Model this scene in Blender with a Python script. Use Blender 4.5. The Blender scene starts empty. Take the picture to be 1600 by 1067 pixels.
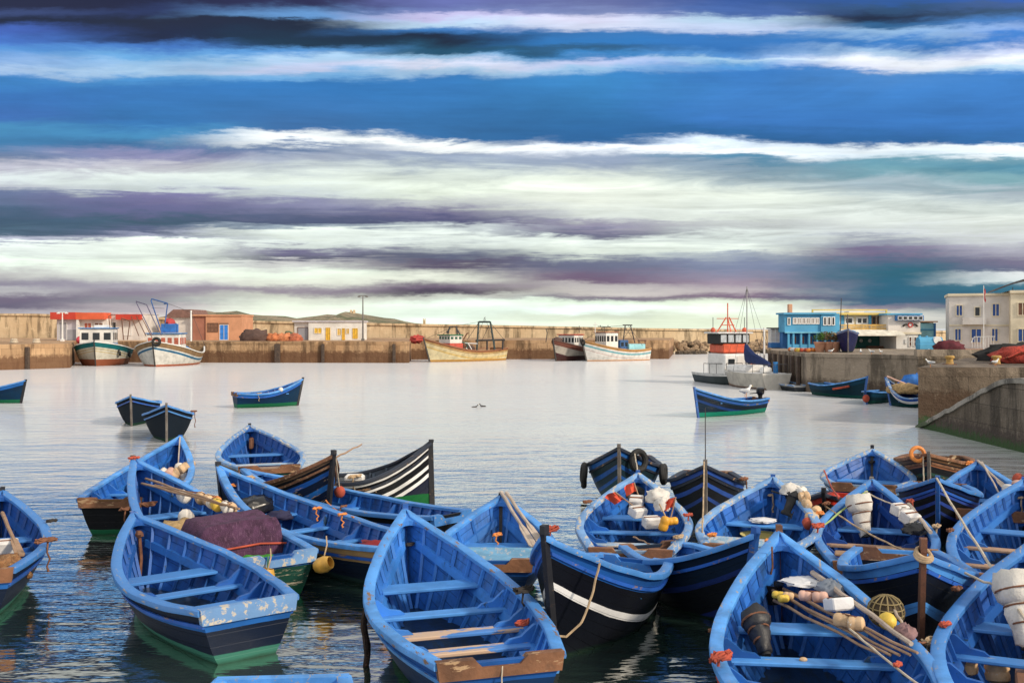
SUN_E, SUN_A, EXPO = 3.1, 6.0, 0.0
SKY_K, SKY_GLOW = 1.0, .28
OVER1, OVER2 = (.54,.565,.58), (.94,.93,.90)
BACK1, BACK2 = (.75,.78,.85), (1.25,1.2,1.12)
WROUGH, WROUGH2, WIOR, WBUMP, WSHEEN = .05, .12, 1.45, .06, .55
import bpy, math, random
from mathutils import Vector, Matrix, noise as mnoise
random.seed(7)
sc = bpy.context.scene
COL = sc.collection
F, H, HY = 1600.0, 4.3, 512.0          # focal length in photo pixels, eye height, horizon row
SUN_TO = Vector((0.80, -0.52, 0.52)).normalized()

def R(a): return math.radians(a)
def lin(c):
    return tuple((x/255/12.92) if x/255 <= .04045 else ((x/255+.055)/1.055)**2.4 for x in c)
def P(px, py, z=0.0):
    Y = F*(H-z)/(py-HY); return Vector(((px-800)/F*Y, Y, z))
def Q(px, py, Y):
    return Vector(((px-800)/F*Y, Y, H-(py-HY)*Y/F))

# ------------------------------------------------------------------ mesh builder
class MB:
    def __init__(s): s.v=[]; s.f=[]; s.m=[]; s.uv=[]
    def add(s, vs, fs, mat=0, uvs=None):
        b=len(s.v); s.v.extend(tuple(x) for x in vs)
        for f in fs:
            s.f.append(tuple(b+i for i in f)); s.m.append(mat)
            s.uv.append([uvs[i] for i in f] if uvs else None)
        return s
    def box(s, c, size, rz=0.0, mat=0, M=None):
        hx,hy,hz=[k/2 for k in size]
        vs=[Vector((x,y,z)) for z in(-hz,hz) for y in(-hy,hy) for x in(-hx,hx)]
        T=M if M is not None else Matrix.Rotation(rz,3,'Z')
        vs=[Vector(c)+T@v for v in vs]
        return s.add(vs,[(0,2,3,1),(4,5,7,6),(0,1,5,4),(2,6,7,3),(0,4,6,2),(1,3,7,5)],mat)
    def rbox(s, c, size, b=.02, rz=0.0, mat=0, M=None):
        # box with chamfered edges
        hx,hy,hz=[k/2 for k in size]; b=min(b,hx*.9,hy*.9,hz*.9)
        T=M if M is not None else Matrix.Rotation(rz,3,'Z'); rings=[]
        for z,i in((-hz,b),(-hz+b,0),(hz-b,0),(hz,b)):
            x,y=hx-i,hy-i; q=b*.7
            rings.append([Vector(c)+T@Vector(p) for p in((-x+q,-y,z),(x-q,-y,z),(x,-y+q,z),(x,y-q,z),(x-q,y,z),(-x+q,y,z),(-x,y-q,z),(-x,-y+q,z))])
        return s.loft(rings,mat)
    def loft(s, rings, mat=0, closed=True, caps=True):
        n=len(rings[0]); vs=[p for r in rings for p in r]; fs=[]
        for i in range(len(rings)-1):
            for j in range(n if closed else n-1):
                k=(j+1)%n; fs.append((i*n+j,i*n+k,(i+1)*n+k,(i+1)*n+j))
        if caps and closed:
            fs.append(tuple(range(n))[::-1]); fs.append(tuple((len(rings)-1)*n+j for j in range(n)))
        return s.add(vs,fs,mat)
    def tube(s, pts, r, n=6, mat=0):
        pts=[Vector(p) for p in pts]; rings=[]
        up=None
        for i,p in enumerate(pts):
            t=(pts[min(i+1,len(pts)-1)]-pts[max(i-1,0)])
            if t.length<1e-6: t=Vector((0,0,1))
            t.normalize()
            a=Vector((0,0,1)) if abs(t.z)<.9 else Vector((1,0,0))
            if up is not None and abs(up.dot(t))<.95: a=up
            u=t.cross(a).normalized(); w=u.cross(t).normalized(); up=w
            rr=r[i] if isinstance(r,(list,tuple)) else r
            rings.append([p+u*math.cos(2*math.pi*k/n)*rr+w*math.sin(2*math.pi*k/n)*rr for k in range(n)])
        return s.loft(rings,mat)
    def ball(s, c, rad, nu=12, nv=7, M=None, lump=0.0, ls=3.0, mat=0, zmin=-1.0, seed=0):
        T=M if M is not None else Matrix.Identity(3); rings=[]
        for i in range(nv+1):
            ph=math.pi*i/nv; z=max(math.cos(math.pi-ph),zmin); q=max(math.sin(ph),.02)
            ring=[]
            for k in range(nu):
                a=2*math.pi*k/nu; d=Vector((q*math.cos(a),q*math.sin(a),z))
                e=1+lump*mnoise.noise(d*ls+Vector((seed,seed*.7,c[0] if hasattr(c,'__getitem__') else 0)))
                ring.append(Vector(c)+T@Vector((d.x*rad[0]*e,d.y*rad[1]*e,d.z*rad[2]*e)))
            rings.append(ring)
        return s.loft(rings,mat)
    def prism(s, poly, a, b, axis='z', mat=0):
        def mk(p,h): return {'z':(p[0],p[1],h),'x':(h,p[0],p[1]),'y':(p[0],h,p[1])}[axis]
        n=len(poly); vs=[mk(p,a) for p in poly]+[mk(p,b) for p in poly]
        fs=[tuple(range(n))[::-1],tuple(range(n,2*n))]+[(i,(i+1)%n,n+(i+1)%n,n+i) for i in range(n)]
        return s.add(vs,fs,mat)
    def torus(s, c, R_, r, axis=Vector((0,0,1)), n=20, m=8, mat=0):
        axis=Vector(axis).normalized(); a=axis.orthogonal().normalized(); b=axis.cross(a); rings=[]
        for i in range(n+1):
            t=2*math.pi*i/n; d=a*math.cos(t)+b*math.sin(t)
            rings.append([Vector(c)+d*(R_+r*math.cos(2*math.pi*j/m))+axis*r*math.sin(2*math.pi*j/m) for j in range(m)])
        return s.loft(rings,mat,caps=False)
    def build(s, name, mats, parent=None, smooth=True, ang=38, loc=None, kind=None):
        me=bpy.data.meshes.new(name); me.from_pydata(s.v,[],s.f)
        if not isinstance(mats,(list,tuple)): mats=[mats]
        for m in mats: me.materials.append(m)
        if len(mats)>1: me.polygons.foreach_set('material_index',s.m)
        if any(s.uv):
            l=me.uv_layers.new(name='UVMap'); d=[]
            for u,f in zip(s.uv,s.f):
                for i in range(len(f)): d.extend(u[i] if u else (0,0))
            l.data.foreach_set('uv',d)
        if smooth:
            me.polygons.foreach_set('use_smooth',[True]*len(s.f)); me.set_sharp_from_angle(angle=R(ang))
        me.update()
        o=bpy.data.objects.new(name,me); COL.objects.link(o)
        if parent is not None: o.parent=parent
        if loc is not None: o.location=loc
        if kind: o['kind']=kind
        return o

def tag(o, label, cat, group=None):
    o['label']=label; o['category']=cat
    if group: o['group']=group
    return o
def thing(name, label, cat, loc=(0,0,0), rz=0.0, group=None, mat=None):
    o=bpy.data.objects.new(name,None); COL.objects.link(o); o.empty_display_size=.2
    if mat is not None: o.matrix_world=mat
    else: o.location=loc; o.rotation_euler=(0,0,rz)
    return tag(o,label,cat,group)

# ------------------------------------------------------------------ materials
MC={}
class NT:
    def __init__(s, name):
        s.mat=bpy.data.materials.new(name); s.mat.use_nodes=True; s.t=s.mat.node_tree
        s.b=s.t.nodes['Principled BSDF']
    def n(s, typ, **kw):
        x=s.t.nodes.new(typ)
        for k,v in kw.items():
            if k.startswith('i_'):
                key=k[2:]; key=int(key) if key.isdigit() else key
                x.inputs[key].default_value=v
            else: setattr(x,k,v)
        return x
    def l(s,a,b): s.t.links.new(a,b)
def mathn(N, op, a, b=None, c=None, clamp=False):
    x=N.n('ShaderNodeMath',operation=op); x.use_clamp=clamp
    for i,v in enumerate((a,b,c)):
        if v is None: continue
        if isinstance(v,(int,float)): x.inputs[i].default_value=v
        else: N.l(v,x.inputs[i])
    return x.outputs[0]
def mixc(N, f, a, b, mode='MIX'):
    x=N.n('ShaderNodeMix',data_type='RGBA',blend_type=mode)
    for i,v in((0,f),(6,a),(7,b)):
        if isinstance(v,(int,float)): x.inputs[i].default_value=v
        elif isinstance(v,(tuple,list)): x.inputs[i].default_value=tuple(v)+((1,) if len(v)==3 else ())
        else: N.l(v,x.inputs[i])
    return x.outputs[2]
def sstep(N, x, a, b):
    m=N.n('ShaderNodeMapRange',interpolation_type='SMOOTHSTEP')
    N.l(x,m.inputs[0]); m.inputs[1].default_value=a; m.inputs[2].default_value=b
    return m.outputs[0]
def noisen(N, co, scale, detail=3, rough=.55, stretch=None):
    if stretch:
        m=N.n('ShaderNodeVectorMath',operation='MULTIPLY'); N.l(co,m.inputs[0]); m.inputs[1].default_value=stretch; co=m.outputs[0]
    x=N.n('ShaderNodeTexNoise',i_Scale=scale,i_Detail=detail,i_Roughness=rough); N.l(co,x.inputs['Vector'])
    return x.outputs[0]
def coords(N, what='Object'):
    return N.n('ShaderNodeTexCoord').outputs[what]
def worldpos(N): return N.n('ShaderNodeNewGeometry').outputs['Position']
def bumpn(N, h, strength, dist=.02):
    b=N.n('ShaderNodeBump',i_Strength=strength,i_Distance=dist); N.l(h,b.inputs['Height']); N.l(b.outputs[0],N.b.inputs['Normal']); return b

def paint(key, col, rough=.5, var=.18, wear=None, thr=.62, scale=2.5, stretch=(1,4,4), metal=0.0, bump=.15, grime=.35, vary=False):
    """painted or plain surface with uneven tone, streaky wear down to another colour and a little grime"""
    if key in MC: return MC[key]
    N=NT(key); w=worldpos(N); o=coords(N)
    n1=noisen(N,w,scale,4); n2=noisen(N,w,scale*7,3)
    a=tuple(max(0,c*(1-var)) for c in col); b=tuple(min(1,c*(1+var)) for c in col)
    c=mixc(N,sstep(N,n1,.3,.7),a,b)
    if vary: c=mixc(N,mathn(N,'MULTIPLY',sstep(N,noisen(N,w,.19,1,.4),.38,.62),.85),c,tuple(x*y for x,y in zip(col,(.62,.66,.74))))
    if grime:
        g=mathn(N,'MULTIPLY',sstep(N,noisen(N,w,scale*1.7,5,.7),.52,.75),grime)
        c=mixc(N,g,c,tuple(x*.45+.01 for x in col))
    if wear:
        ws=noisen(N,o,scale*1.6,6,.72,stretch)
        c=mixc(N,sstep(N,ws,thr,thr+.045),c,wear)
    N.l(c,N.b.inputs['Base Color'])
    rr=N.n('ShaderNodeMapRange'); N.l(n2,rr.inputs[0]); rr.inputs[3].default_value=max(.05,rough-.12); rr.inputs[4].default_value=min(1,rough+.15)
    N.l(rr.outputs[0],N.b.inputs['Roughness']); N.b.inputs['Metallic'].default_value=metal
    if bump: bumpn(N,n2,bump)
    MC[key]=N.mat; return N.mat
def wood(key, c1, c2, rough=.75, scale=3):
    if key in MC: return MC[key]
    N=NT(key); o=worldpos(N)
    n=noisen(N,o,scale*1.2,5,.65); n2=noisen(N,o,scale*8,4,.7)
    c=mixc(N,sstep(N,n,.3,.7),c1,c2); c=mixc(N,mathn(N,'MULTIPLY',sstep(N,n2,.5,.75),.5),c,tuple(x*.35 for x in c1))
    N.l(c,N.b.inputs['Base Color']); N.b.inputs['Roughness'].default_value=rough; bumpn(N,n2,.35)
    MC[key]=N.mat; return N.mat
def plain(key, col, rough=.6, **k): return paint(key,col,rough,var=.1,grime=.2,**k)

def hullmat(key, bands, bottom, zb=.12, wear=(.25,.2,.14), thr=.66, planks=.16, rough=.45, tide=None):
    """planked hull: colour bands at fixed depths below the rail (uv.y = metres), antifouling near the water"""
    if key in MC: return MC[key]
    N=NT(key); uv=coords(N,'UV'); sp=N.n('ShaderNodeSeparateXYZ'); N.l(uv,sp.inputs[0])
    w=worldpos(N); o=coords(N); so=N.n('ShaderNodeSeparateXYZ'); N.l(o,so.inputs[0])
    wob=mathn(N,'MULTIPLY',mathn(N,'SUBTRACT',noisen(N,o,2.2,4),.5),.03)
    d=mathn(N,'ADD',sp.outputs[1],wob)
    ramp=N.n('ShaderNodeValToRGB'); N.l(mathn(N,'DIVIDE',d,3.0,clamp=True),ramp.inputs[0]); cr=ramp.color_ramp; cr.interpolation='CONSTANT'
    while len(cr.elements)>1: cr.elements.remove(cr.elements[-1])
    for i,(dd,c) in enumerate(bands):
        e=cr.elements[0] if i==0 else cr.elements.new(dd/3.0)
        e.position=dd/3.0; e.color=tuple(c)+(1,)
    c=ramp.outputs[0]
    n1=noisen(N,w,1.6,5,.6); n3=noisen(N,uv,2.0,6,.75,(1.0,7.0,1))
    c=mixc(N,mathn(N,'MULTIPLY',sstep(N,n1,.35,.75),.35),c,(.012,.016,.022))
    c=mixc(N,sstep(N,n3,thr,thr+.05),c,wear)
    zz=mathn(N,'ADD',so.outputs[2],mathn(N,'MULTIPLY',wob,1.6))
    if tide: c=mixc(N,sstep(N,zz,zb+.06,zb+.03),c,tide)
    c=mixc(N,sstep(N,zz,zb,zb-.015),c,bottom)
    c=mixc(N,mathn(N,'MULTIPLY',sstep(N,mathn(N,'ADD',zz,mathn(N,'MULTIPLY',n3,.1)),.12,.02),.8),c,(.012,.03,.015))
    N.l(c,N.b.inputs['Base Color']); N.b.inputs['Roughness'].default_value=rough; N.b.inputs['Specular IOR Level'].default_value=.14
    fr=mathn(N,'FRACT',mathn(N,'DIVIDE',sp.outputs[1],planks))
    gro=mathn(N,'SUBTRACT',1.0,sstep(N,fr,.06,0))
    bumpn(N,mathn(N,'ADD',gro,mathn(N,'MULTIPLY',noisen(N,w,14,3),.4)),.5,.015)
    MC[key]=N.mat; return N.mat

def innermat(key, col, grime_shade, thr=.6, planks=.15, rough=.42, grime=.6):
    """painted inside planking: seams between planks (uv.y = metres below the rail), scuffs and scattered dark blotches"""
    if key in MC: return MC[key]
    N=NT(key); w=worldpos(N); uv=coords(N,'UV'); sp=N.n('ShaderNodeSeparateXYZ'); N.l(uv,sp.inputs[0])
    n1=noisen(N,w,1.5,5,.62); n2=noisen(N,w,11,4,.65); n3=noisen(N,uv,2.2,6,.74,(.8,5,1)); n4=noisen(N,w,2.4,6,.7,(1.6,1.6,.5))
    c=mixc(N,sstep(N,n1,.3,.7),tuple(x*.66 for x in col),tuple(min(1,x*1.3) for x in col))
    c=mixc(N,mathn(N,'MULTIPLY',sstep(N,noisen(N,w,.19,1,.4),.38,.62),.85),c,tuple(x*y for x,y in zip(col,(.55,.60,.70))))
    c=mixc(N,mathn(N,'MULTIPLY',sstep(N,n4,.46,.68),grime),c,grime_shade)  # dark grime blotches also paint interior shade into the planking
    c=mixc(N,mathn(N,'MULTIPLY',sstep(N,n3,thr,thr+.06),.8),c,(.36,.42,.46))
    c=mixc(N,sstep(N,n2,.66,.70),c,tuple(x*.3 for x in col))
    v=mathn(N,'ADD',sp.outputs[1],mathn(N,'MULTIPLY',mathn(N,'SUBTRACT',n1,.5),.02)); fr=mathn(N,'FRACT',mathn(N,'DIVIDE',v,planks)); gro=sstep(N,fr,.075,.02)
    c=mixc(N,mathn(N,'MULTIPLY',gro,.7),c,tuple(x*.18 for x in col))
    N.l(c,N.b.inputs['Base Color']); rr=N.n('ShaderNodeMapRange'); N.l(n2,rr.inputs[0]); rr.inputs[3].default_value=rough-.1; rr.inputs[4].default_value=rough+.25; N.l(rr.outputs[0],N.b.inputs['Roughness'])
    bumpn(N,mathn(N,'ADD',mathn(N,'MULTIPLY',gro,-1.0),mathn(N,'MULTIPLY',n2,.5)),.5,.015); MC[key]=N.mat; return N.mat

def concrete(key, c1, c2, dark=(.02,.02,.018), tide=.7, scale=.35, blocks=True, green=None):
    if key in MC: return MC[key]
    N=NT(key); w=worldpos(N); sp=N.n('ShaderNodeSeparateXYZ'); N.l(w,sp.inputs[0]); z=sp.outputs[2]
    n=noisen(N,w,scale,6,.6); n2=noisen(N,w,scale*9,5,.65); st=noisen(N,w,1.0,5,.65,(1.1,1.1,.16))
    c=mixc(N,sstep(N,n,.32,.68),c1,c2)
    c=mixc(N,mathn(N,'MULTIPLY',sstep(N,st,.46,.64),.8),c,tuple(x*.28 for x in c1))
    c=mixc(N,mathn(N,'MULTIPLY',sstep(N,n2,.55,.75),.45),c,tuple(min(1,x*1.5) for x in c2))
    if blocks:
        br=N.n('ShaderNodeTexBrick',i_Scale=1.0); br.inputs['Mortar Size'].default_value=.012; br.inputs['Brick Width'].default_value=1.9; br.inputs['Row Height'].default_value=.72
        mp=N.n('ShaderNodeCombineXYZ'); N.l(mathn(N,'ADD',sp.outputs[0],mathn(N,'MULTIPLY',sp.outputs[1],.8)),mp.inputs[0]); N.l(z,mp.inputs[1]); N.l(mp.outputs[0],br.inputs[0])
        br.inputs['Color1'].default_value=(1,1,1,1); br.inputs['Color2'].default_value=(.60,.57,.54,1); br.inputs['Mortar'].default_value=(.18,.16,.14,1)
        c=mixc(N,.8,c,br.outputs[0],'MULTIPLY')
    zz=mathn(N,'ADD',z,mathn(N,'MULTIPLY',mathn(N,'SUBTRACT',n2,.5),1.1))
    if tide: c=mixc(N,mathn(N,'MULTIPLY',sstep(N,zz,tide+.35,tide-.1),.8),c,dark)
    if green: c=mixc(N,mathn(N,'MULTIPLY',sstep(N,zz,green[0],green[0]-.3),.85),c,green[1])
    N.l(c,N.b.inputs['Base Color']); N.b.inputs['Roughness'].default_value=.9; bumpn(N,mathn(N,'ADD',n2,n),.8,.11)
    MC[key]=N.mat; return N.mat

# ------------------------------------------------------------------ camera, sun, sky
cam=bpy.data.cameras.new('camera'); co=bpy.data.objects.new('camera',cam); COL.objects.link(co)
co.location=(0,0,H); co.rotation_euler=(R(90),0,0); cam.sensor_width=36; cam.lens=36*F/1600; cam.shift_y=-(533.5-HY)/1600
cam.clip_start=.1; cam.clip_end=9000; sc.camera=co
sun=bpy.data.lights.new('sun','SUN'); so_=bpy.data.objects.new('sun',sun); COL.objects.link(so_)
sun.energy=SUN_E; sun.angle=R(SUN_A); sun.color=(1,.86,.68)
so_.rotation_euler=SUN_TO.to_track_quat('Z','Y').to_euler(); so_.location=(60,-40,60)
vs=sc.view_settings; vs.view_transform='Standard'; vs.look='None'; vs.exposure=EXPO; vs.gamma=1; vs.use_curve_mapping=False

SKY={
0:"0 30 25 60;12 60 60 120;25 20 20 50;40 70 90 190;60 75 110 210;75 90 140 220;100 140 165 225;112 170 185 230;125 60 120 200;150 55 105 190;180 60 100 185;200 70 130 190;225 60 110 170;240 110 120 170;255 190 190 205;275 215 225 225;290 190 195 205;300 110 110 160;320 95 95 140;340 60 75 115;360 70 85 120;370 180 185 205;378 235 245 240;395 215 225 220;410 235 250 235;430 190 190 190;445 150 130 160;455 190 175 190;465 120 95 130;480 110 90 125;490 180 160 180;512 200 190 195",
230:"0 25 20 55;15 40 35 90;28 25 25 50;45 15 20 45;60 20 25 60;72 70 110 200;85 110 160 225;95 150 180 230;110 170 190 230;122 80 140 215;140 55 110 190;190 50 105 180;210 70 130 190;225 60 100 160;240 140 140 180;255 190 190 200;275 220 230 225;292 205 215 215;305 120 115 160;325 100 100 145;345 60 75 110;362 85 95 130;372 150 155 180;380 235 245 235;400 220 230 220;420 240 252 235;435 220 225 215;446 175 155 180;455 150 125 155;470 150 135 155;480 190 180 185;495 215 210 205",
460:"0 40 35 80;15 100 120 190;25 110 150 220;32 20 25 50;50 10 18 40;70 20 35 70;80 90 140 215;92 175 195 235;105 195 205 235;118 120 165 225;130 50 110 190;190 45 100 175;208 60 100 170;216 240 245 245;224 235 240 240;232 110 120 170;245 170 180 200;262 205 215 215;280 225 235 225;300 205 215 215;315 130 130 165;330 110 110 150;345 75 85 120;355 150 165 180;362 230 240 230;378 215 225 220;390 110 105 140;400 100 85 120;408 200 200 200;425 235 248 230;440 225 230 215;452 160 135 160;462 215 220 205;475 235 245 225;500 240 250 230",
690:"0 110 105 180;12 120 120 190;20 200 195 235;34 190 205 240;45 60 110 190;60 15 25 50;75 25 45 80;85 30 70 110;92 150 180 225;104 215 220 240;114 170 190 230;125 55 115 195;190 50 105 180;212 50 100 170;222 245 248 245;232 235 240 240;242 150 165 190;255 180 190 195;270 215 225 215;300 228 238 222;318 190 195 195;332 120 115 150;345 85 85 125;358 200 210 210;372 225 235 228;388 160 165 180;402 95 85 125;412 90 65 105;425 180 180 180;436 225 230 215;448 120 90 125;457 80 55 90;464 200 205 195;475 235 250 235;490 225 240 225;505 235 250 235",
920:"0 110 105 170;15 130 130 190;28 220 220 245;42 215 222 245;52 60 115 195;70 50 110 190;80 45 80 130;90 60 120 195;100 190 200 235;110 160 185 230;120 60 125 200;150 65 135 210;180 55 120 195;222 40 90 160;232 240 245 250;240 200 210 225;250 150 165 190;265 190 200 205;285 220 228 215;310 232 238 225;335 215 222 215;350 150 145 170;362 110 110 140;372 215 225 220;385 225 235 225;398 210 220 210;412 110 100 140;425 100 70 110;438 120 85 125;447 190 185 185;458 205 200 195;468 130 105 135;474 220 235 215;485 238 255 245;495 215 225 205;505 230 240 215",
1150:"0 60 80 160;20 80 100 180;30 190 205 240;46 195 210 240;56 60 115 200;75 55 110 195;88 90 140 220;94 170 195 235;104 90 145 220;115 60 115 200;150 65 120 205;190 60 112 198;215 40 90 160;225 215 230 245;236 240 246 250;246 80 125 170;256 140 165 185;270 165 185 195;290 195 208 205;310 222 230 218;335 220 228 220;352 190 195 195;372 215 225 220;388 225 235 225;400 160 170 185;415 130 140 170;430 150 130 165;442 165 135 165;455 190 180 185;465 130 95 130;474 225 235 215;488 238 250 235;500 225 235 210",
1380:"0 50 80 160;10 50 70 120;25 25 35 65;40 50 90 150;52 150 175 225;65 60 115 200;78 170 190 235;92 235 240 248;105 225 230 245;116 80 130 210;150 65 120 205;190 58 110 195;215 45 95 170;225 235 245 250;240 215 230 240;252 110 150 180;265 120 155 180;285 165 185 195;310 205 215 210;340 220 228 222;365 205 212 212;380 150 140 170;392 120 95 140;405 80 90 130;420 40 90 125;450 40 90 130;470 60 90 130;478 140 120 150;490 215 215 205;505 225 225 210",
1590:"0 55 85 180;12 70 85 150;22 60 75 120;40 80 120 200;52 140 160 225;65 70 120 210;82 200 210 240;95 235 240 248;110 180 200 235;122 65 120 205;160 62 115 200;195 58 110 195;216 50 100 175;225 240 248 252;238 230 240 245;248 120 155 185;262 90 135 170;280 130 160 180;300 170 185 195;325 205 215 210;350 215 222 215;375 205 210 212;392 170 170 185;410 130 110 150;420 110 100 140;427 225 230 230;438 215 225 225;445 60 105 140;465 40 85 120;480 70 100 130;500 180 180 180"}
def build_world():
    W=bpy.data.worlds.new('World'); sc.world=W; W.use_nodes=True
    class O: pass
    N=NT.__new__(NT); N.t=W.node_tree
    bg=N.t.nodes['Background']; bg.inputs[1].default_value=.1
    g=N.n('ShaderNodeTexCoord').outputs['Generated']; sp=N.n('ShaderNodeSeparateXYZ'); N.l(g,sp.inputs[0])
    x,y,z=sp.outputs
    h=mathn(N,'SQRT',mathn(N,'ADD',mathn(N,'MULTIPLY',x,x),mathn(N,'MULTIPLY',y,y)))
    ym=mathn(N,'MAXIMUM',y,mathn(N,'MULTIPLY',h,.42)); ym=mathn(N,'MAXIMUM',ym,.02)
    px=mathn(N,'MULTIPLY_ADD',mathn(N,'DIVIDE',x,ym),F,800.0)
    py=mathn(N,'MULTIPLY_ADD',mathn(N,'DIVIDE',z,ym),-F,HY)
    def vec(a,b,sa,sb):
        c=N.n('ShaderNodeCombineXYZ'); N.l(mathn(N,'MULTIPLY',a,sa),c.inputs[0]); N.l(mathn(N,'MULTIPLY',b,sb),c.inputs[1]); return c.outputs[0]
    def cen(v): return mathn(N,'SUBTRACT',v,.5)
    n1=noisen(N,vec(px,py,1/210,1/40),1.0,6,.62); n2=noisen(N,vec(px,py,1/520,1/110),1.7,7,.66); n3=noisen(N,vec(px,py,1/90,1/26),1.0,6,.66); n4=noisen(N,vec(px,py,1/340,1/9),1.0,5,.7)
    # flat cloud layer seen in perspective: the same noise drawn out towards the horizon
    zi=mathn(N,'MAXIMUM',z,.035); pc=N.n('ShaderNodeCombineXYZ'); N.l(mathn(N,'DIVIDE',x,zi),pc.inputs[0]); N.l(mathn(N,'DIVIDE',ym,zi),pc.inputs[1])
    nP=noisen(N,pc.outputs[0],1.15,8,.62,(.8,1,1)); N.t.nodes[-1].inputs['Distortion'].default_value=1.1; nQ=noisen(N,pc.outputs[0],.33,6,.6,(.55,1,1)); fade=sstep(N,z,.035,.085)
    wx=mathn(N,'MULTIPLY_ADD',cen(n1),240.0,px); wy=mathn(N,'MULTIPLY_ADD',cen(n2),46.0,py); wy=mathn(N,'MULTIPLY_ADD',cen(n3),15.0,wy); wy=mathn(N,'MULTIPLY_ADD',cen(n4),9.0,wy); wy=mathn(N,'MULTIPLY_ADD',mathn(N,'MULTIPLY',cen(nP),fade),44.0,wy); wy=mathn(N,'MULTIPLY_ADD',mathn(N,'MULTIPLY',cen(nQ),fade),34.0,wy)
    t=mathn(N,'DIVIDE',mathn(N,'ADD',wy,20.0),560.0,clamp=True)
    def ramp(txt):
        st=[]
        for q in txt.split(';'):
            a=[float(k) for k in q.split()]
            if a[3]>a[1]+45: a[2]=min(255,a[2]+10); a[1]=max(0,a[1]-4)
            if a[2]<min(a[1],a[3])-6: a[2]+=11; a[1]-=4
            st.append([(a[0]+20)/560,lin(a[1:])])
        while len(st)>31:
            best=min(range(1,len(st)-1),key=lambda i: sum(abs(st[i][1][k]-(st[i-1][1][k]+(st[i+1][1][k]-st[i-1][1][k])*(st[i][0]-st[i-1][0])/(st[i+1][0]-st[i-1][0]))) for k in range(3)))
            st.pop(best)
        r=N.n('ShaderNodeValToRGB'); cr=r.color_ramp; cr.interpolation='EASE'
        cr.elements[0].position=st[0][0]; cr.elements[0].color=st[0][1]+(1,); cr.elements.remove(cr.elements[1])
        for p_,c in st[1:]:
            e=cr.elements.new(p_); e.color=c+(1,)
        N.l(t,r.inputs[0]); return r.outputs[0]
    ks=sorted(SKY); c=ramp(SKY[ks[0]])
    for a,b in zip(ks,ks[1:]): c=mixc(N,sstep(N,wx,float(a),float(b)),c,ramp(SKY[b]))
    # wispy streaks of thinner and thicker cloud
    s=noisen(N,vec(px,py,1/420,1/15),1.0,6,.68); s2=noisen(N,vec(px,py,1/120,1/30),1.0,6,.6)
    k=mathn(N,'ADD',mathn(N,'MULTIPLY',cen(s),.35),mathn(N,'MULTIPLY',cen(s2),.3)); k=mathn(N,'MULTIPLY_ADD',mathn(N,'MULTIPLY',cen(nP),fade),.7,k); k=mathn(N,'ADD',k,1.0)
    kc=N.n('ShaderNodeCombineXYZ'); [N.l(k,kc.inputs[i]) for i in range(3)]
    c=mixc(N,1.0,c,kc.outputs[0],'MULTIPLY')
    # thin white cloud glows more than its surroundings
    lum=N.n('ShaderNodeRGBToBW'); N.l(c,lum.inputs[0]); gk=mathn(N,'MULTIPLY_ADD',mathn(N,'POWER',lum.outputs[0],2.0),SKY_GLOW,1.0)
    gc=N.n('ShaderNodeCombineXYZ'); [N.l(gk,gc.inputs[i]) for i in range(3)]
    c=mixc(N,1.0,c,gc.outputs[0],'MULTIPLY')
    # the unseen rest of the sky: bright thin overcast behind, paler blue overhead
    el=mathn(N,'DIVIDE',z,mathn(N,'MAXIMUM',h,.02))
    cn=noisen(N,g,2.6,5,.6)
    over=mixc(N,sstep(N,cn,.35,.7),OVER1,OVER2)
    c=mixc(N,sstep(N,el,.325,.40),c,over)
    back=mixc(N,sstep(N,cn,.3,.7),BACK1,BACK2)
    c=mixc(N,sstep(N,mathn(N,'DIVIDE',y,mathn(N,'MAXIMUM',h,.02)),.72,.25),c,mixc(N,sstep(N,el,.5,1.3),back,over))
    sk=N.n('ShaderNodeTexSky',sky_type='NISHITA'); sk.sun_disc=False
    sk.sun_elevation=math.asin(SUN_TO.z); sk.sun_rotation=math.atan2(SUN_TO.x,SUN_TO.y); sk.air_density=1.2; sk.dust_density=2.0
    ten=N.n('ShaderNodeVectorMath',operation='SCALE'); N.l(c,ten.inputs[0]); ten.inputs[3].default_value=10.0*SKY_K
    fin=mixc(N,.93,sk.outputs[0],ten.outputs[0])
    N.l(fin,bg.inputs[0])
build_world()

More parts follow.
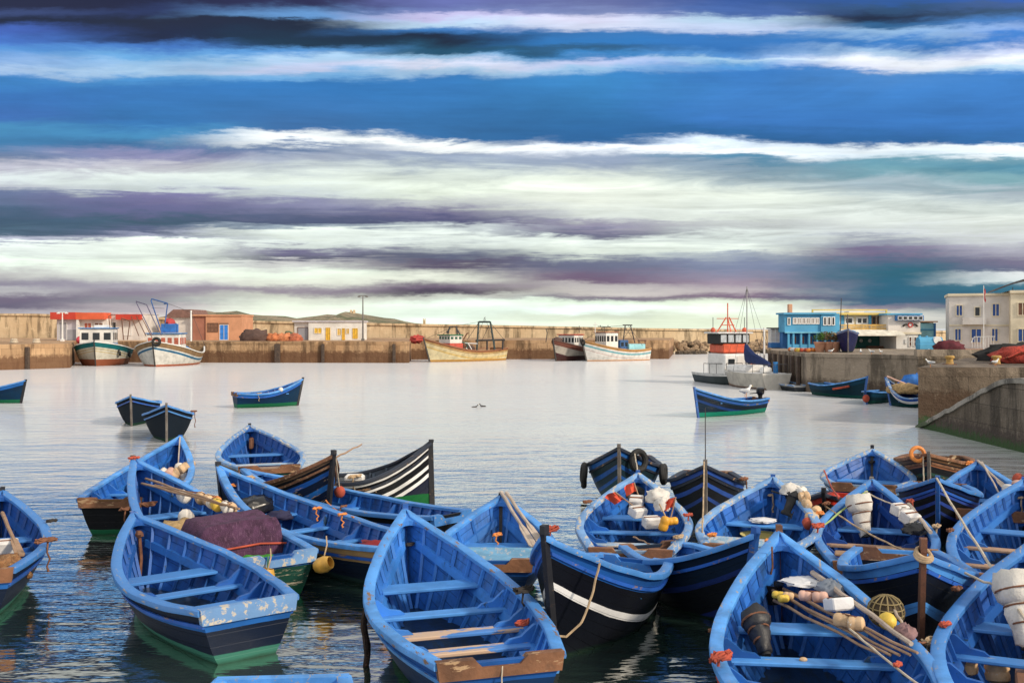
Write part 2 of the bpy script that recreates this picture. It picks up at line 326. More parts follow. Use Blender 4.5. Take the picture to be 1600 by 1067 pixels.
# ------------------------------------------------------------------ water
def build_water():
    N=NT('harbour_water'); w=worldpos(N)
    a=noisen(N,w,1.0,3,.5,(.55,1.25,1)); b=noisen(N,w,1.0,3,.55,(1.7,4.2,1)); c_=noisen(N,w,1.0,2,.5,(.12,.3,1))
    patch=sstep(N,noisen(N,w,.05,3,.5,(.5,1,1)),.35,.65)
    hgt=mathn(N,'ADD',mathn(N,'MULTIPLY',a,1.0),mathn(N,'MULTIPLY',b,.33)); hgt=mathn(N,'ADD',hgt,mathn(N,'MULTIPLY',c_,1.2))
    hgt=mathn(N,'MULTIPLY',hgt,mathn(N,'MULTIPLY_ADD',patch,.6,.5))
    sy=N.n('ShaderNodeSeparateXYZ'); N.l(w,sy.inputs[0])
    calm=N.n('ShaderNodeMapRange'); N.l(sy.outputs[1],calm.inputs[0]); calm.inputs[1].default_value=18; calm.inputs[2].default_value=60; calm.inputs[3].default_value=1; calm.inputs[4].default_value=.5
    hgt=mathn(N,'MULTIPLY',hgt,calm.outputs[0])
    N.b.inputs['Base Color'].default_value=(.03,.045,.04,1); N.b.inputs['Roughness'].default_value=WROUGH; N.b.inputs['IOR'].default_value=WIOR
    bumpn(N,hgt,1.0,WBUMP)
    lw=N.n('ShaderNodeLayerWeight'); lw2=N.n('ShaderNodeLayerWeight'); mr=N.n('ShaderNodeMapRange',interpolation_type='SMOOTHSTEP'); N.l(lw2.outputs['Facing'],mr.inputs[0])
    for i,v in enumerate((.45,.90,.18,.97)): mr.inputs[i+1].default_value=v
    gl=N.n('ShaderNodeBsdfGlossy'); rg=N.n('ShaderNodeMapRange'); N.l(sy.outputs[1],rg.inputs[0]); rg.inputs[1].default_value=14; rg.inputs[2].default_value=60; rg.inputs[3].default_value=WROUGH; rg.inputs[4].default_value=WROUGH2; N.l(rg.outputs[0],gl.inputs['Roughness']); gl.inputs['Color'].default_value=(1,.99,.93,1)
    df=N.n('ShaderNodeBsdfDiffuse'); df.inputs['Color'].default_value=(.020,.044,.036,1)
    bn=[x for x in N.t.nodes if x.type=='BUMP'][0]; N.l(bn.outputs[0],gl.inputs['Normal']); N.l(bn.outputs[0],lw2.inputs['Normal'])
    # pale diffuse colour mixed in at grazing angles imitates bright sky reflection
    pale_df=N.n('ShaderNodeBsdfDiffuse'); pale_df.inputs['Color'].default_value=(.86,.87,.90,1); pass
    mr2=N.n('ShaderNodeMapRange',interpolation_type='SMOOTHSTEP'); N.l(lw2.outputs['Facing'],mr2.inputs[0])
    for i,v in enumerate((.80,.97,.0,WSHEEN)): mr2.inputs[i+1].default_value=v
    m0=N.n('ShaderNodeMixShader'); N.l(mr2.outputs[0],m0.inputs[0]); N.l(gl.outputs[0],m0.inputs[1]); N.l(pale_df.outputs[0],m0.inputs[2])
    mx=N.n('ShaderNodeMixShader'); N.l(mr.outputs[0],mx.inputs[0]); N.l(df.outputs[0],mx.inputs[1]); N.l(m0.outputs[0],mx.inputs[2])
    N.l(mx.outputs[0],N.t.nodes['Material Output'].inputs['Surface'])
    m=MB(); m.add([(-3000,-60,0),(3000,-60,0),(3000,6000,0),(-3000,6000,0)],[(0,1,2,3)])
    m.build('harbour_water',N.mat,kind='structure',smooth=False)
    MC['water']=N.mat
build_water()
# ------------------------------------------------------------------ wooden boats
BLUE=lin((40,104,184)); BLUE2=lin((82,150,222)); BLUED=lin((34,88,162)); NAVY=(.008,.016,.04); TEAL=lin((18,70,92)); BLACK=(.008,.009,.012)
WHITE=(.74,.74,.72); GREEN=lin((22,92,62)); WOODC=(.30,.17,.085)
def cap_paint(i):
    return [paint('gunwale_blue',BLUE2,.42,.28,(.38,.33,.27),.59,2.8,(.7,3,3),grime=.5,vary=True),
            paint('gunwale_worn',BLUE2,.5,.25,(.22,.13,.075),.575,2.6,(.7,3,3),grime=.5,vary=True),
            paint('gunwale_pale',lin((120,165,215)),.5,.2,(.55,.50,.42),.53,2.0,(.6,3,3),vary=True),
            paint('gunwale_dark',(.015,.022,.04),.5,.2,(.35,.2,.1),.6,1.8,(.6,3,3)),
            paint('gunwale_wood',(.19,.085,.042),.75,.4,(.42,.27,.15),.57,2.2,(3,.8,3),grime=.6,bump=.5)][i]
def inner_paint(i):  # dark worn tones here also paint in some interior shade
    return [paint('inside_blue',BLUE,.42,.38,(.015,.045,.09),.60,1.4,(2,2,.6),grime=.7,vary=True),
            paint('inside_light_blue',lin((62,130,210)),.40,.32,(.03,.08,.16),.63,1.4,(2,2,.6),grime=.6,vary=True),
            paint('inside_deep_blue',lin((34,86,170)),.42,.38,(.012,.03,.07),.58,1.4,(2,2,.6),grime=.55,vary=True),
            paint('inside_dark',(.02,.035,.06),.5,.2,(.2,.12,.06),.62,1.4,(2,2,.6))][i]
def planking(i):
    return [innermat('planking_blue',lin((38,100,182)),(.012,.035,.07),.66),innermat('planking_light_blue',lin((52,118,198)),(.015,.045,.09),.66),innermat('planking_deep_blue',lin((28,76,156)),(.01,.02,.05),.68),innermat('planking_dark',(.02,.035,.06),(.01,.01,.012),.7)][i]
def floor_mat(): return paint('floor_boards',lin((16,40,66)),.35,.45,(.012,.02,.022),.52,1.5,(1,5,1),grime=.6)  # near-black blue puts the deep interior shade into the floor colour
def thwart_mat(i):
    return [paint('thwart_blue',BLUE2,.42,.2,(.35,.38,.40),.66,2,(4,.8,4),vary=True),
            paint('thwart_worn',lin((78,140,214)),.55,.2,(.60,.42,.29),.47,1.3,(3,.6,3),grime=.2,vary=True),
            wood('thwart_wood',(.52,.34,.22),(.36,.22,.14)),
            paint('thwart_pale',lin((150,178,205)),.55,.2,(.62,.55,.48),.52,1.5,(3,.6,3),grime=.25)][i]
def post_mat(i):
    return [paint('post_black',(.012,.013,.018),.5,.2,(.12,.07,.04),.62),paint('post_blue',BLUED,.5,.2,(.25,.18,.12),.6),wood('post_rusty',(.19,.075,.04),(.10,.05,.03)),wood('post_grey',(.22,.2,.18),(.12,.1,.09))][i]

class Hull:
    """boat-shaped surface; x forward, y to port, z up from the waterline"""
    def __init__(s,L,B,zb,zm,zs,tr=.66,zk=-.25,rake=.35,eb=.72,em=.36,full=1.8,low=.3):
        s.L,s.hb,s.zb,s.zm,s.zs,s.tr,s.zk,s.rake,s.eb,s.em,s.full,s.low=L,B/2,zb,zm,zs,tr,zk,rake,eb,em,full,low
    def half(s,t):
        if t<.42: return s.hb*(s.tr+(1-s.tr)*math.sin(t/.42*math.pi/2))
        q=(t-.42)/.58; return s.hb*max(0,1-q**s.full)
    def zr(s,t):
        if t<s.low: return s.zm+(s.zs-s.zm)*((s.low-t)/s.low)**2
        return s.zm+(s.zb-s.zm)*((t-s.low)/(1-s.low))**1.85
    def pt(s,t,f,side=1,inset=0.0,floor=.004):
        q=max(0,(t-.5)/.5); e=s.em+(s.eb-s.em)*q**1.5
        y=max(s.half(t)*max(f,0)**e-inset,floor if inset else 0)
        x=-s.L/2+s.L*t-s.rake*(1-f)*q**2+.10*(1-f)*(1-t)**5
        return Vector((x,side*y,s.zk+(s.zr(t)-s.zk)*f))
    def fz(s,t,z): return (z-s.zk)/(s.zr(t)-s.zk)
    def rim(s,t,out=0.0,dz=0.0,side=1):
        a=s.pt(max(t-.01,0),1); b=s.pt(min(t+.01,1),1); d=(b-a); n=Vector((-d.y,d.x,0)).normalized()
        p=s.pt(t,1)+n*out; p.y=max(p.y,0); p.z=s.zr(t)+dz
        return Vector((p.x,side*p.y,p.z))
    def shell(s,mat,parent,name='hull',N=34,J=14):
        m=MB()
        for side in(1,-1):
            vs=[];uv=[]
            for i in range(N+1):
                t=1-(1-i/N)**1.25
                for j in range(J+1):
                    f=1-j/J; p=s.pt(t,f,side); vs.append(p); uv.append((s.L*t,(s.zr(t)-s.zk)*(1-f)))
            fs=[]
            for i in range(N):
                for j in range(J):
                    a=i*(J+1)+j; q=(a,a+1,a+J+2,a+J+1); fs.append(q if side>0 else q[::-1])
            m.add(vs,fs,0,uv)
        return m.build(name,mat,parent,ang=60)
    def liner(s,mat,parent,zf,th=.05,N=30,J=8,t0=.012,t1=.985):
        m=MB()
        for side in(1,-1):
            vs=[]; uv=[]
            for i in range(N+1):
                t=t0+(t1-t0)*i/N; f0=min(s.fz(t,zf),.9)
                for j in range(J+1):
                    f=1-.01-(1-.01-f0)*j/J; vs.append(s.pt(t,f,side,th)); uv.append((s.L*t+side*7,(s.zr(t)-s.zk)*(1-f)))
            fs=[]
            for i in range(N):
                for j in range(J):
                    a=i*(J+1)+j; q=(a,a+1,a+J+2,a+J+1); fs.append(q[::-1] if side>0 else q)
            m.add(vs,fs,0,uv)
        return m.build('inner_planking',mat,parent,ang=60)
    def yin(s,t,z,th=.05): return s.pt(t,s.fz(t,z),1,th).y
    def strip(s,name,mat,parent,side,t0,t1,sec,N=26,jit=0.0):
        """sec: list of (outward, dz) corners swept along the rail"""
        rings=[]
        for i in range(N+1):
            t=t0+(t1-t0)*i/N; j=jit*mnoise.noise(Vector((t*9,side*3.1,s.L)))
            rings.append([s.rim(t,o+j*.5,dz+j,side) for o,dz in sec])
        return MB().loft(rings).build(name,mat,parent,ang=40)
    def follow(s,name,mat,parent,side,t0,t1,d,w,h,inset,N=24,outward=False):
        """batten following the side at depth d below the rail"""
        rings=[]
        for i in range(N+1):
            t=t0+(t1-t0)*i/N; za=s.zr(t)-d; zc=za-h
            a=s.pt(t,s.fz(t,za),side,0 if outward else inset); b=s.pt(t,s.fz(t,zc),side,0 if outward else inset)
            k=side*(w if outward else -w)
            c=Vector((b.x,b.y+k,b.z)); e=Vector((a.x,a.y+k,a.z))
            if not outward:
                if side*c.y<0: c.y=0
                if side*e.y<0: e.y=0
            rings.append([a,b,c,e])
        return MB().loft(rings).build(name,mat,parent,ang=40)

BOATS={}
class Boat:
    def at(s,t,y,z):   # world point: t along (0 stern, 1 bow), y metres to port, z metres above water
        return s.M@Vector((-s.h.L/2+s.h.L*t,y,z))
def boat(key,label,bow,stern,B=2.0,zm=None,hull=None,inn=0,cap=0,thw=((.2,1),(.36,1),(.52,0),(.66,0)),post=1,post_h=0.099,tr=.66,group='blue wooden rowing boats',
         ribs=True,simple=False,notch=True,tcap=4,bench=True,zf=.1,full=1.8,prow=None,rake=.35,name='rowing_boat',L=None,cat='boat',tmat=None,wide=.23,knees=True,heel=0.0,hook=True):
    b=Boat(); wb=P(*bow) if len(bow)==3 and not isinstance(bow,Vector) else Vector(bow)
    ws=P(*stern) if not isinstance(stern,Vector) else Vector(stern)
    zb,zs=wb.z,ws.z
    d=Vector((wb.x-ws.x,wb.y-ws.y,0)); ln=d.length; d.normalize()
    if L: ws=wb-d*L; ln=L
    if zm is None: zm=min(zb,zs)-.02
    h=b.h=Hull(ln,B,zb,zm,zs,tr=tr,full=full,rake=rake)
    mid=Vector(((wb.x+ws.x)/2,(wb.y+ws.y)/2,0)); rz=math.atan2(d.y,d.x)
    b.M=Matrix.Translation(mid)@Matrix.Rotation(rz,4,'Z')@Matrix.Rotation(R(heel),4,'X')
    root=b.root=thing(name,label,cat,mat=b.M,group=group)
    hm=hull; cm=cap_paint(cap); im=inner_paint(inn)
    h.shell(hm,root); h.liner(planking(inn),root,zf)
    m=MB(); vs=[];fs=[]; nf=16
    for i in range(nf+1):
        t=.015+.93*i/nf; y=max(h.yin(t,zf)+.02,.01); a=h.pt(t,h.fz(t,zf),1,.03)
        vs+= [Vector((a.x,y,zf)),Vector((a.x,-y,zf))]
    fs=[(2*i,2*i+1,2*i+3,2*i+2) for i in range(nf)]
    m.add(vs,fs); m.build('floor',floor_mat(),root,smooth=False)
    sec=((.045,-.05),(.052,-.02),(.045,.022),(.03,.032),(-.09,.032),(-.105,.02),(-.105,-.03),(-.05,-.05))
    for side in(1,-1):
        h.strip('gunwale',cm,root,side,0.0,1.0,sec,jit=.012)
        if not simple:
            h.follow('rub_rail',cm if cap!=0 else hullrail(),root,side,0.0,.985,.17,.03,.05,0,outward=True)
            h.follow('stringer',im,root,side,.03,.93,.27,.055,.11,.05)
    if ribs and not simple:
        n=max(6,int(ln/.36))
        for i in range(n):
            t=.07+.84*i/(n-1)
            for side in(1,-1):
                rings=[]
                f0=h.fz(t,zf)
                for k in range(7):
                    f=f0+(.97-f0)*k/6; a=h.pt(t,f,side,.05); c=h.pt(t,f,side,.095)
                    dx=Vector((.025,0,0)); rings.append([a-dx,c-dx,c+dx,a+dx])
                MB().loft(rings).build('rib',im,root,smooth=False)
    # thwarts with shaped knees at their ends
    for k,(t,wm) in enumerate(thw):
        z=h.zr(t)-.27; wd=wide*(1.7 if (t>.6 and not simple) else 1.0); y=h.yin(t,z)+.015
        x=-ln/2+ln*t; mm=MB(); mm.rbox((x,0,z-.025),(wd,2*y,.05),.012)
        th=mm.build('thwart',thwart_mat(wm),root,ang=30)
        if knees and not simple and t<.62:
            for side in(1,-1):
                yi=h.yin(t,z); y2=h.yin(t,h.zr(t)-.07)
                poly=[(yi+.02,z),(y2+.02,h.zr(t)-.06),(y2-.07,h.zr(t)-.06),(yi-.09,z+.13),(yi-.15,z+.075),(yi-.30,z+.05),(yi-.36,z+.002)]
                poly=[(side*p,q) for p,q in poly]
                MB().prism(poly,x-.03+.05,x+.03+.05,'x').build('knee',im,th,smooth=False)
    if hook:
        mm=MB(); T=[.90+.1*i/6 for i in range(7)]
        pl=[h.rim(t,-.06,0,1) for t in T]+[h.rim(t,-.06,0,-1) for t in T[::-1][1:]]
        pl=[Vector((p.x,p.y,p.z+.005)) for p in pl]; y0=pl[0].y; x0=pl[0].x
        cv=[]
        for i in range(1,8):
            u=-1+2*i/8; cv.append(Vector((x0+(1-u*u)*ln*.045,u*y0,h.zr(.9+.04*(1-u*u))+.005)))
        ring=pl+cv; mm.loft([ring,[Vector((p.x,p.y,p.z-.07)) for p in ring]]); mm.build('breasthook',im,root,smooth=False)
    if bench and not simple:
        for side in(1,-1):
            rings=[]
            for i in range(7):
                t=.015+.19*i/6; z=h.zr(t)-.26; y=h.yin(t,z)+.01
                x=-ln/2+ln*t; rings.append([Vector((x,side*y,z)),Vector((x,side*max(y-.26,.05),z)),Vector((x,side*max(y-.26,.05),z-.04)),Vector((x,side*y,z-.04))])
            MB().loft(rings).build('stern_bench',im,root,smooth=False)
    # transom: plate with a motor notch and a worn top timber
    nn=20; prof=[]; hb0=h.half(0); z0=h.zr(0)
    pts=[h.pt(0,f,1) for f in [j/12 for j in range(13)]]
    poly=[Vector((p.x,p.y,p.z)) for p in pts[::-1]]+[Vector((p.x,-p.y,p.z)) for p in pts[1:]]
    uvs=[(p.y,z0-p.z) for p in poly]
    mm=MB(); n=len(poly); ring2=[Vector((p.x+.05,p.y,p.z)) for p in poly]
    mm.add(poly+ring2,[tuple(range(n)),tuple(range(n,2*n))[::-1]]+[(i,(i+1)%n,n+(i+1)%n,n+i) for i in range(n)],0,uvs+uvs)
    tr_o=mm.build('transom',tmat or hm,root,smooth=False)
    if not simple or tcap!=4:
        zc=z0+.035; x=pts[-1].x
        if notch: top=[(-hb0-.02,zc),(-.30,zc),(-.21,zc-.09),(.21,zc-.09),(.30,zc),(hb0+.02,zc)]
        else: top=[(-hb0-.02,zc),(hb0+.02,zc)]
        poly=top+[(hb0*.985,z0-.17),(-hb0*.985,z0-.17)]
        MB().prism(poly,x-.035,x+.075,'x').build('transom_cap',cap_paint(tcap),tr_o,smooth=False)
    # stem post
    rings=[]
    for k in range(9):
        f=k/8*1.0; p=h.pt(1,f,1); rings.append([p+Vector((a,c,0)) for a,c in((-.06,.045),(-.06,-.045),(.065,-.03),(.065,.03))])
    p=h.pt(1,1,1)
    for dz in(.04,post_h): rings.append([p+Vector((a+.02,c,dz)) for a,c in((-.06,.045),(-.06,-.045),(.06,-.035),(.06,.035))])
    MB().loft(rings).build('stem_post',post_mat(post),root,smooth=False)
    BOATS[key]=b; return b
def hullrail(): return paint('rail_blue',lin((40,96,190)),.5,.2,(.3,.2,.12),.6,1.8,(.6,3,3))

S=.17
hm_A=hullmat('hull_blue_navy',[(0,BLUED),(.24,lin((22,52,92))),(.9,lin((16,42,78)))],GREEN,zb=.1,thr=.68)
hm_B=hullmat('hull_black_blue_band',[(0,NAVY),(.17,BLUE),(.26,NAVY)],lin((60,120,105)),zb=.13,thr=.74)
hm_C=hullmat('hull_worn_green',[(0,BLUED),(.2,lin((28,70,60))),(.5,lin((30,80,62)))],GREEN,zb=.1,wear=(.4,.35,.26),thr=.55)
hm_D=hullmat('hull_black_wood',[(0,(.22,.12,.06)),(.16,BLACK)],GREEN,thr=.66)
hm_E=hullmat('hull_green_wood',[(0,(.36,.27,.22)),(.15,lin((20,66,60))),(.6,lin((16,60,50)))],GREEN,thr=.6)
hm_F=hullmat('hull_black',[(0,BLACK),(.5,NAVY)],(.02,.05,.04),thr=.72)
hm_F2=hullmat('hull_ochre_strake',[(0,(.45,.29,.13)),(.26,NAVY)],(.02,.05,.05),thr=.7,wear=(.2,.13,.08))
hm_G=hullmat('hull_wood_blue_stripes',[(0,(.20,.12,.07)),(.10,BLACK),(.28,BLUED),(.38,NAVY),(.56,lin((40,110,180))),(.68,NAVY)],GREEN,thr=.58,wear=(.42,.28,.15))
hm_H=hullmat('hull_black_white_stripes',[(0,BLACK),(.07,(.8,.8,.8)),(.115,BLACK),(.24,(.8,.8,.8)),(.30,BLACK),(.46,(.82,.82,.82)),(.56,BLACK),(.66,(.82,.82,.82)),(.76,(.01,.014,.035))],lin((20,95,50)),zb=.32,thr=.76,wear=(.03,.025,.02))
hm_J=hullmat('hull_black_white_chevron',[(0,BLUED),(.24,(.006,.007,.012)),(.56,(.8,.8,.8)),(.66,(.005,.006,.011))],(.006,.012,.016),zb=.05,thr=.80,wear=(.1,.1,.1),rough=.35)
hm_L=hullmat('hull_teal_stripes',[(0,TEAL),(.05,BLUE),(.2,(.01,.03,.04)),(.36,BLUED),(.46,(.01,.03,.045)),(.62,BLUED),(.7,(.012,.05,.06))],(.02,.07,.06),thr=.66,wear=(.04,.09,.12))
hm_M=hullmat('hull_navy_blue_stripes',[(0,lin((44,84,170))),(.13,BLACK),(.32,lin((46,84,168))),(.42,BLACK),(.62,lin((40,74,150))),(.70,BLACK)],(.01,.03,.04),thr=.74)
hm_N=hullmat('hull_pale_worn',[(0,lin((150,175,200))),(.14,lin((34,70,110))),(.5,NAVY)],(.02,.06,.06),thr=.60,wear=(.45,.40,.33))
hm_O=hullmat('hull_dark_blue_bands',[(0,lin((16,34,56))),(.42,lin((30,50,110))),(.5,(.006,.008,.012)),(.88,lin((30,46,112))),(1.02,(.006,.007,.012))],(.006,.012,.018),zb=.04,thr=.74,wear=(.03,.08,.09))
hm_Q=hullmat('hull_black_light_blue_chevron',[(0,BLUE2),(.15,(.006,.008,.014)),(.58,BLUE2),(.72,(.006,.007,.012))],(.006,.012,.016),zb=.04,thr=.8,wear=(.1,.12,.16),rough=.38)
hm_S=hullmat('hull_light_blue',[(0,BLUE2),(.35,BLUED),(.7,lin((20,50,96)))],GREEN,thr=.7)
hm_U=hullmat('hull_black_orange_patches',[(0,(.12,.06,.03)),(.12,BLACK),(.2,(.25,.10,.05)),(.26,BLACK),(.42,(.02,.06,.05)),(.5,BLACK)],(.01,.04,.03),thr=.62,wear=(.35,.17,.07))
hm_W=hullmat('hull_black_navy_stripes',[(0,lin((24,44,90))),(.12,BLACK),(.22,lin((56,84,170))),(.27,BLACK),(.40,lin((50,76,160))),(.47,BLACK),(.6,lin((44,66,140))),(.66,BLACK)],(.01,.02,.03),thr=.76,wear=(.2,.22,.25))
hm_Z=hullmat('hull_far_blue',[(0,BLUE),(.22,lin((14,44,76))),(.4,lin((16,50,80)))],lin((30,100,70)),zb=.22,thr=.72,wear=(.5,.5,.48))
hm_Z3=hullmat('hull_far_teal',[(0,lin((28,78,128))),(.26,(.005,.012,.025)),(.48,lin((26,58,116))),(.60,lin((10,34,54)))],lin((20,120,100)),zb=.24,thr=.75)
hm_Zd=hullmat('hull_far_dark',[(0,(.004,.009,.02)),(.3,(.006,.013,.024))],(.01,.04,.025),zb=.12,thr=.74,wear=(.03,.07,.09),rough=.8)
hm_R1=hullmat('hull_far_green',[(0,lin((16,60,84))),(.3,lin((12,48,62)))],lin((16,70,66)),zb=.2,thr=.74)

G1='blue wooden rowing boats'
boat('A','blue boat with broad brown worn transom, front and centre of the fleet',(633,797,1.45),(783,1030,.75),2.1,.72,hm_A,1,1,((.265,1),(.39,1),(.52,0),(.68,0)),post=1,post_h=0.105,group=G1)
boat('B','empty blue boat with white flaked transom and black sides, alone on the left',(208,803,1.2),(390,944,.72),1.95,.66,hm_B,0,0,((.30,0),(.47,0),(.63,0)),post=1,post_h=0.031,tcap=2,group=G1,notch=False)
boat('C','blue boat piled with a purple net and strung floats, orange fenders at its stern',(208,716,1.55),(436,868,.7),1.95,.68,hm_C,0,0,((.22,0),(.5,0),(.68,0)),post=2,post_h=0.062,tcap=2,group=G1)
boat('D','blue boat with a heap of white floats inside its bow, brown stern',(282,682,1.5),(172,780,.75),1.95,.72,hm_D,0,0,((.25,0),(.45,0),(.68,0)),post=1,post_h=0.019,group=G1)
boat('E','blue boat with pale worn rail and white-topped seats, behind the left cluster',(390,665,1.3),(421,729,.75),2.3,.75,hm_E,0,2,((.3,3),(.45,3),(.66,0)),post=0,post_h=0.074,group=G1)
boat('F','long black-sided boat with bright blue inside lying below the two striped bows',(378,733,.98),(706,803,.75),1.5,.66,hm_F,0,0,((.15,0),(.32,0),(.5,0),(.66,0)),post=0,post_h=0.031,group=G1,tcap=0)
boat('FF','long boat with ochre strake and black bag, beside the purple net pile',(341,729,1.35),(640,850,.75),1.65,.66,hm_F2,0,0,((.2,0),(.36,0),(.52,0),(.68,0)),post=0,post_h=0.105,group=G1)
boat('G','dark boat with brown and blue striped bow, left of the white-striped one',(521,712,1.62),Vector((-6.3,24.8,.72)),1.75,.8,hm_G,2,4,((.3,0),(.5,0)),post=0,post_h=0.124,group=G1,L=3.6)
boat('H','black boat with bold white stripes, its tall bow pointing right',Vector((-1.97,24.7,1.52)),Vector((-4.75,24.3,.74)),1.6,.70,hm_H,3,3,((.3,2),(.5,2)),post=0,post_h=0.087,rake=-.05,group=G1)
boat('I','blue boat with two pale oars propped in its bow, behind the centre boat',(783,775,1.22),(770,876,.62),1.9,.66,hm_A,1,0,((.26,0),(.46,1),(.63,0)),post=0,post_h=0.062,group=G1)
boat('J','black-hulled boat with white chevron bow and blue rail, beside the centre boat',(851,838,1.65),(992,872,.7),1.75,.8,hm_J,0,0,((.3,0),(.5,0)),post=0,post_h=0.149,group=G1,tcap=0)
boat('K','blue boat carrying white cartons, red flags and an orange can, middle right',(997,740,1.22),(985,860,.62),2.05,.68,hm_N,0,2,((.2,3),(.32,3),(.5,0),(.68,0)),post=1,post_h=0.074,group=G1)
boat('L','teal striped boat hung with black tyres, its bow towards the viewer',(967,700,1.5),(985,700,.75),1.9,.72,hm_L,0,3,((.3,0),(.5,0)),post=3,post_h=0.099,group=G1,L=4.6)
boat('M','dark boat with three blue chevron stripes and a tall post, bow between two blue boats',(1102,728,1.4),(1110,700,.7),1.75,.7,hm_M,0,3,((.3,0),(.5,0)),post=3,post_h=0.136,group=G1,L=4.2)
boat('N','blue boat with grey stern plank and yellow basin under its seat',(1208,746,1.3),(1166,856,.66),2.1,.7,hm_N,0,2,((.34,0),(.66,0)),post=1,post_h=0.062,group=G1)
boat('O','dark navy boat with dull blue bands, hidden bow behind the right front boat',(1180,836,1.38),(1040,862,.62),1.5,.66,hm_O,0,0,((.2,2),(.5,0)),post=1,post_h=0.124,group=G1,L=3.2)
boat('PP','large blue boat with black outboard, long poles and floats, right front',(1217,832,1.48),Vector((3.05,8.7,.75)),2.25,.74,hm_S,0,0,((.24,1),(.375,1),(.52,0),(.67,0)),post=2,post_h=0.105,group=G1)
boat('Q','black boat with two light blue chevrons and a rope ring on its stem',(1443,866,1.55),(1405,868,.9),1.75,.9,hm_Q,1,0,((.3,0),(.5,0)),post=2,post_h=0.20,group=G1,L=3.4)
boat('R','blue boat holding a sack-wrapped outboard and white cartons, orange wood seats',(1362,750,1.28),(1372,884,.58),2.0,.64,hm_N,2,0,((.17,2),(.30,2),(.5,2),(.68,0)),post=3,post_h=0.062,group=G1)
boat('SS','bright blue empty boat at the right edge with wooden seats',(1600,750,1.28),(1586,905,.72),2.1,.72,hm_S,1,0,((.18,2),(.32,2),(.5,2),(.67,0)),post=1,post_h=0.062,group=G1)
boat('T','empty bright blue boat with pale bulging rail, farthest of the right cluster',(1363,702,1.15),(1350,758,.6),2.15,.62,hm_N,0,2,((.2,0),(.4,2),(.62,0)),post=0,post_h=0.112,group=G1)
boat('U','black and rusty orange boat hung with rope, bow towards the viewer by the quay',(1451,710,1.3),(1470,705,.8),1.9,.85,hm_U,3,4,((.3,2),(.5,2)),post=3,post_h=0.087,group=G1,L=4.2)
boat('V','blue boat with white and red floats on its rail, by the right quay',(1527,722,1.25),(1548,800,.72),1.9,.72,hm_A,0,0,((.25,2),(.45,2),(.65,0)),post=1,post_h=0.050,group=G1)
boat('W','black boat with four thin blue chevrons, wedged between right-hand blue boats',(1465,748,1.4),(1470,735,.85),1.6,.85,hm_W,0,0,((.3,0),(.5,0)),post=1,post_h=0.062,group=G1,L=3.2)
boat('X','blue boat with white-wrapped outboard and tan floats, cut by the lower right corner',Vector((7.0,13.9,1.35)),Vector((4.65,8.7,.78)),2.1,.76,hm_S,0,0,((.36,0),(.52,0),(.68,0)),post=1,post_h=0.062,group=G1)
boat('Y','weathered blue boat with oars, cut off by the left edge',Vector((-9.65,19.4,1.2)),Vector((-8.0,14.9,.72)),2.0,.72,hm_B,0,0,((.3,0),(.5,0),(.66,0)),post=0,post_h=0.087,group=G1)
boat('AA','light blue boat end just showing at the bottom edge',Vector((-1.9,5.2,1.0)),Vector((-2.28,10.2,.8)),1.7,.76,hm_S,1,0,((.3,0),(.5,0),(.66,0)),post=1,post_h=0.062,group=G1,tcap=0,notch=False,tr=.74)
boat('red','small red and black boat squeezed between two blue boats',(1287,772,.95),(1320,766,.65),1.1,.62,hullmat('hull_red',[(0,(.55,.04,.02)),(.16,(.02,.02,.02))],(.02,.04,.04)),3,3,((.4,2),),post=0,post_h=0.136,group=G1,simple=True,L=2.3,tcap=4)
# boats riding farther out
boat('Z1','blue and teal boat drifting by the left edge',P(40,630,0)+Vector((0,0,1.3)),P(-75,628,0)+Vector((0,0,.8)),1.8,.7,hm_Z,0,0,((.3,0),(.5,0)),post=0,post_h=0.062,group=G1,simple=True)
boat('Z2','lone blue boat with white bow marks on the open water, bow to the right',P(473,633,0)+Vector((0,0,1.45)),P(366,637,0)+Vector((0,0,.8)),1.7,.74,hm_Z,2,0,((.3,0),(.5,0),(.7,0)),post=0,post_h=0.099,group=G1)
boat('Z3','lone teal blue boat with small outboard, bow to the left, near the right quay',P(1085,653,0)+Vector((0,0,1.42)),P(1188,643,0)+Vector((0,0,.72)),1.6,.68,hm_Z3,2,0,((.3,0),(.5,0),(.7,0)),post=1,post_h=0.062,group=G1)
boat('Z4','dark boat at the back of the left cluster, bow on, farther of the pair',P(204,667,0)+Vector((0,0,1.32)),P(232,648,0)+Vector((0,0,.8)),1.9,.85,hm_Zd,3,0,((.3,0),(.5,0)),post=3,post_h=0.099,group=G1,L=4.6)
boat('Z5','dark boat with rusty rope on its rail, nearer of the bow-on pair at left',P(260,692,0)+Vector((0,0,1.4)),P(268,665,0)+Vector((0,0,.8)),1.9,.85,hm_Zd,3,1,((.3,0),(.5,0)),post=3,post_h=0.099,group=G1,L=4.4)
boat('R1','long dark teal boat with red marks moored under the far right quay',P(1355,624,0)+Vector((0,0,1.35)),P(1276,616,0)+Vector((0,0,.75)),1.9,.7,hm_R1,2,0,((.3,0),(.5,0)),post=1,post_h=0.062,group=G1,simple=True)
boat('R2','small dark boat showing a red fender, between two boats under the right quay',P(1352,632,0)+Vector((0,0,.75)),P(1385,626,0)+Vector((0,0,.6)),1.5,.6,hm_R1,2,0,((.4,0),),post=1,post_h=0.050,group=G1,simple=True)
boat('R3','blue boat heaped with tan nets and red bundles beside the near quay corner',P(1384,633,0)+Vector((0,0,1.5)),P(1452,637,0)+Vector((0,0,.62)),1.9,.5,hullmat('hull_blue_white_band',[(0,lin((40,90,190))),(.16,(.7,.7,.72)),(.3,lin((14,46,60)))],lin((14,56,60)),zb=.2),0,2,((.3,0),(.5,0)),post=1,post_h=0.062,group=G1,simple=True)
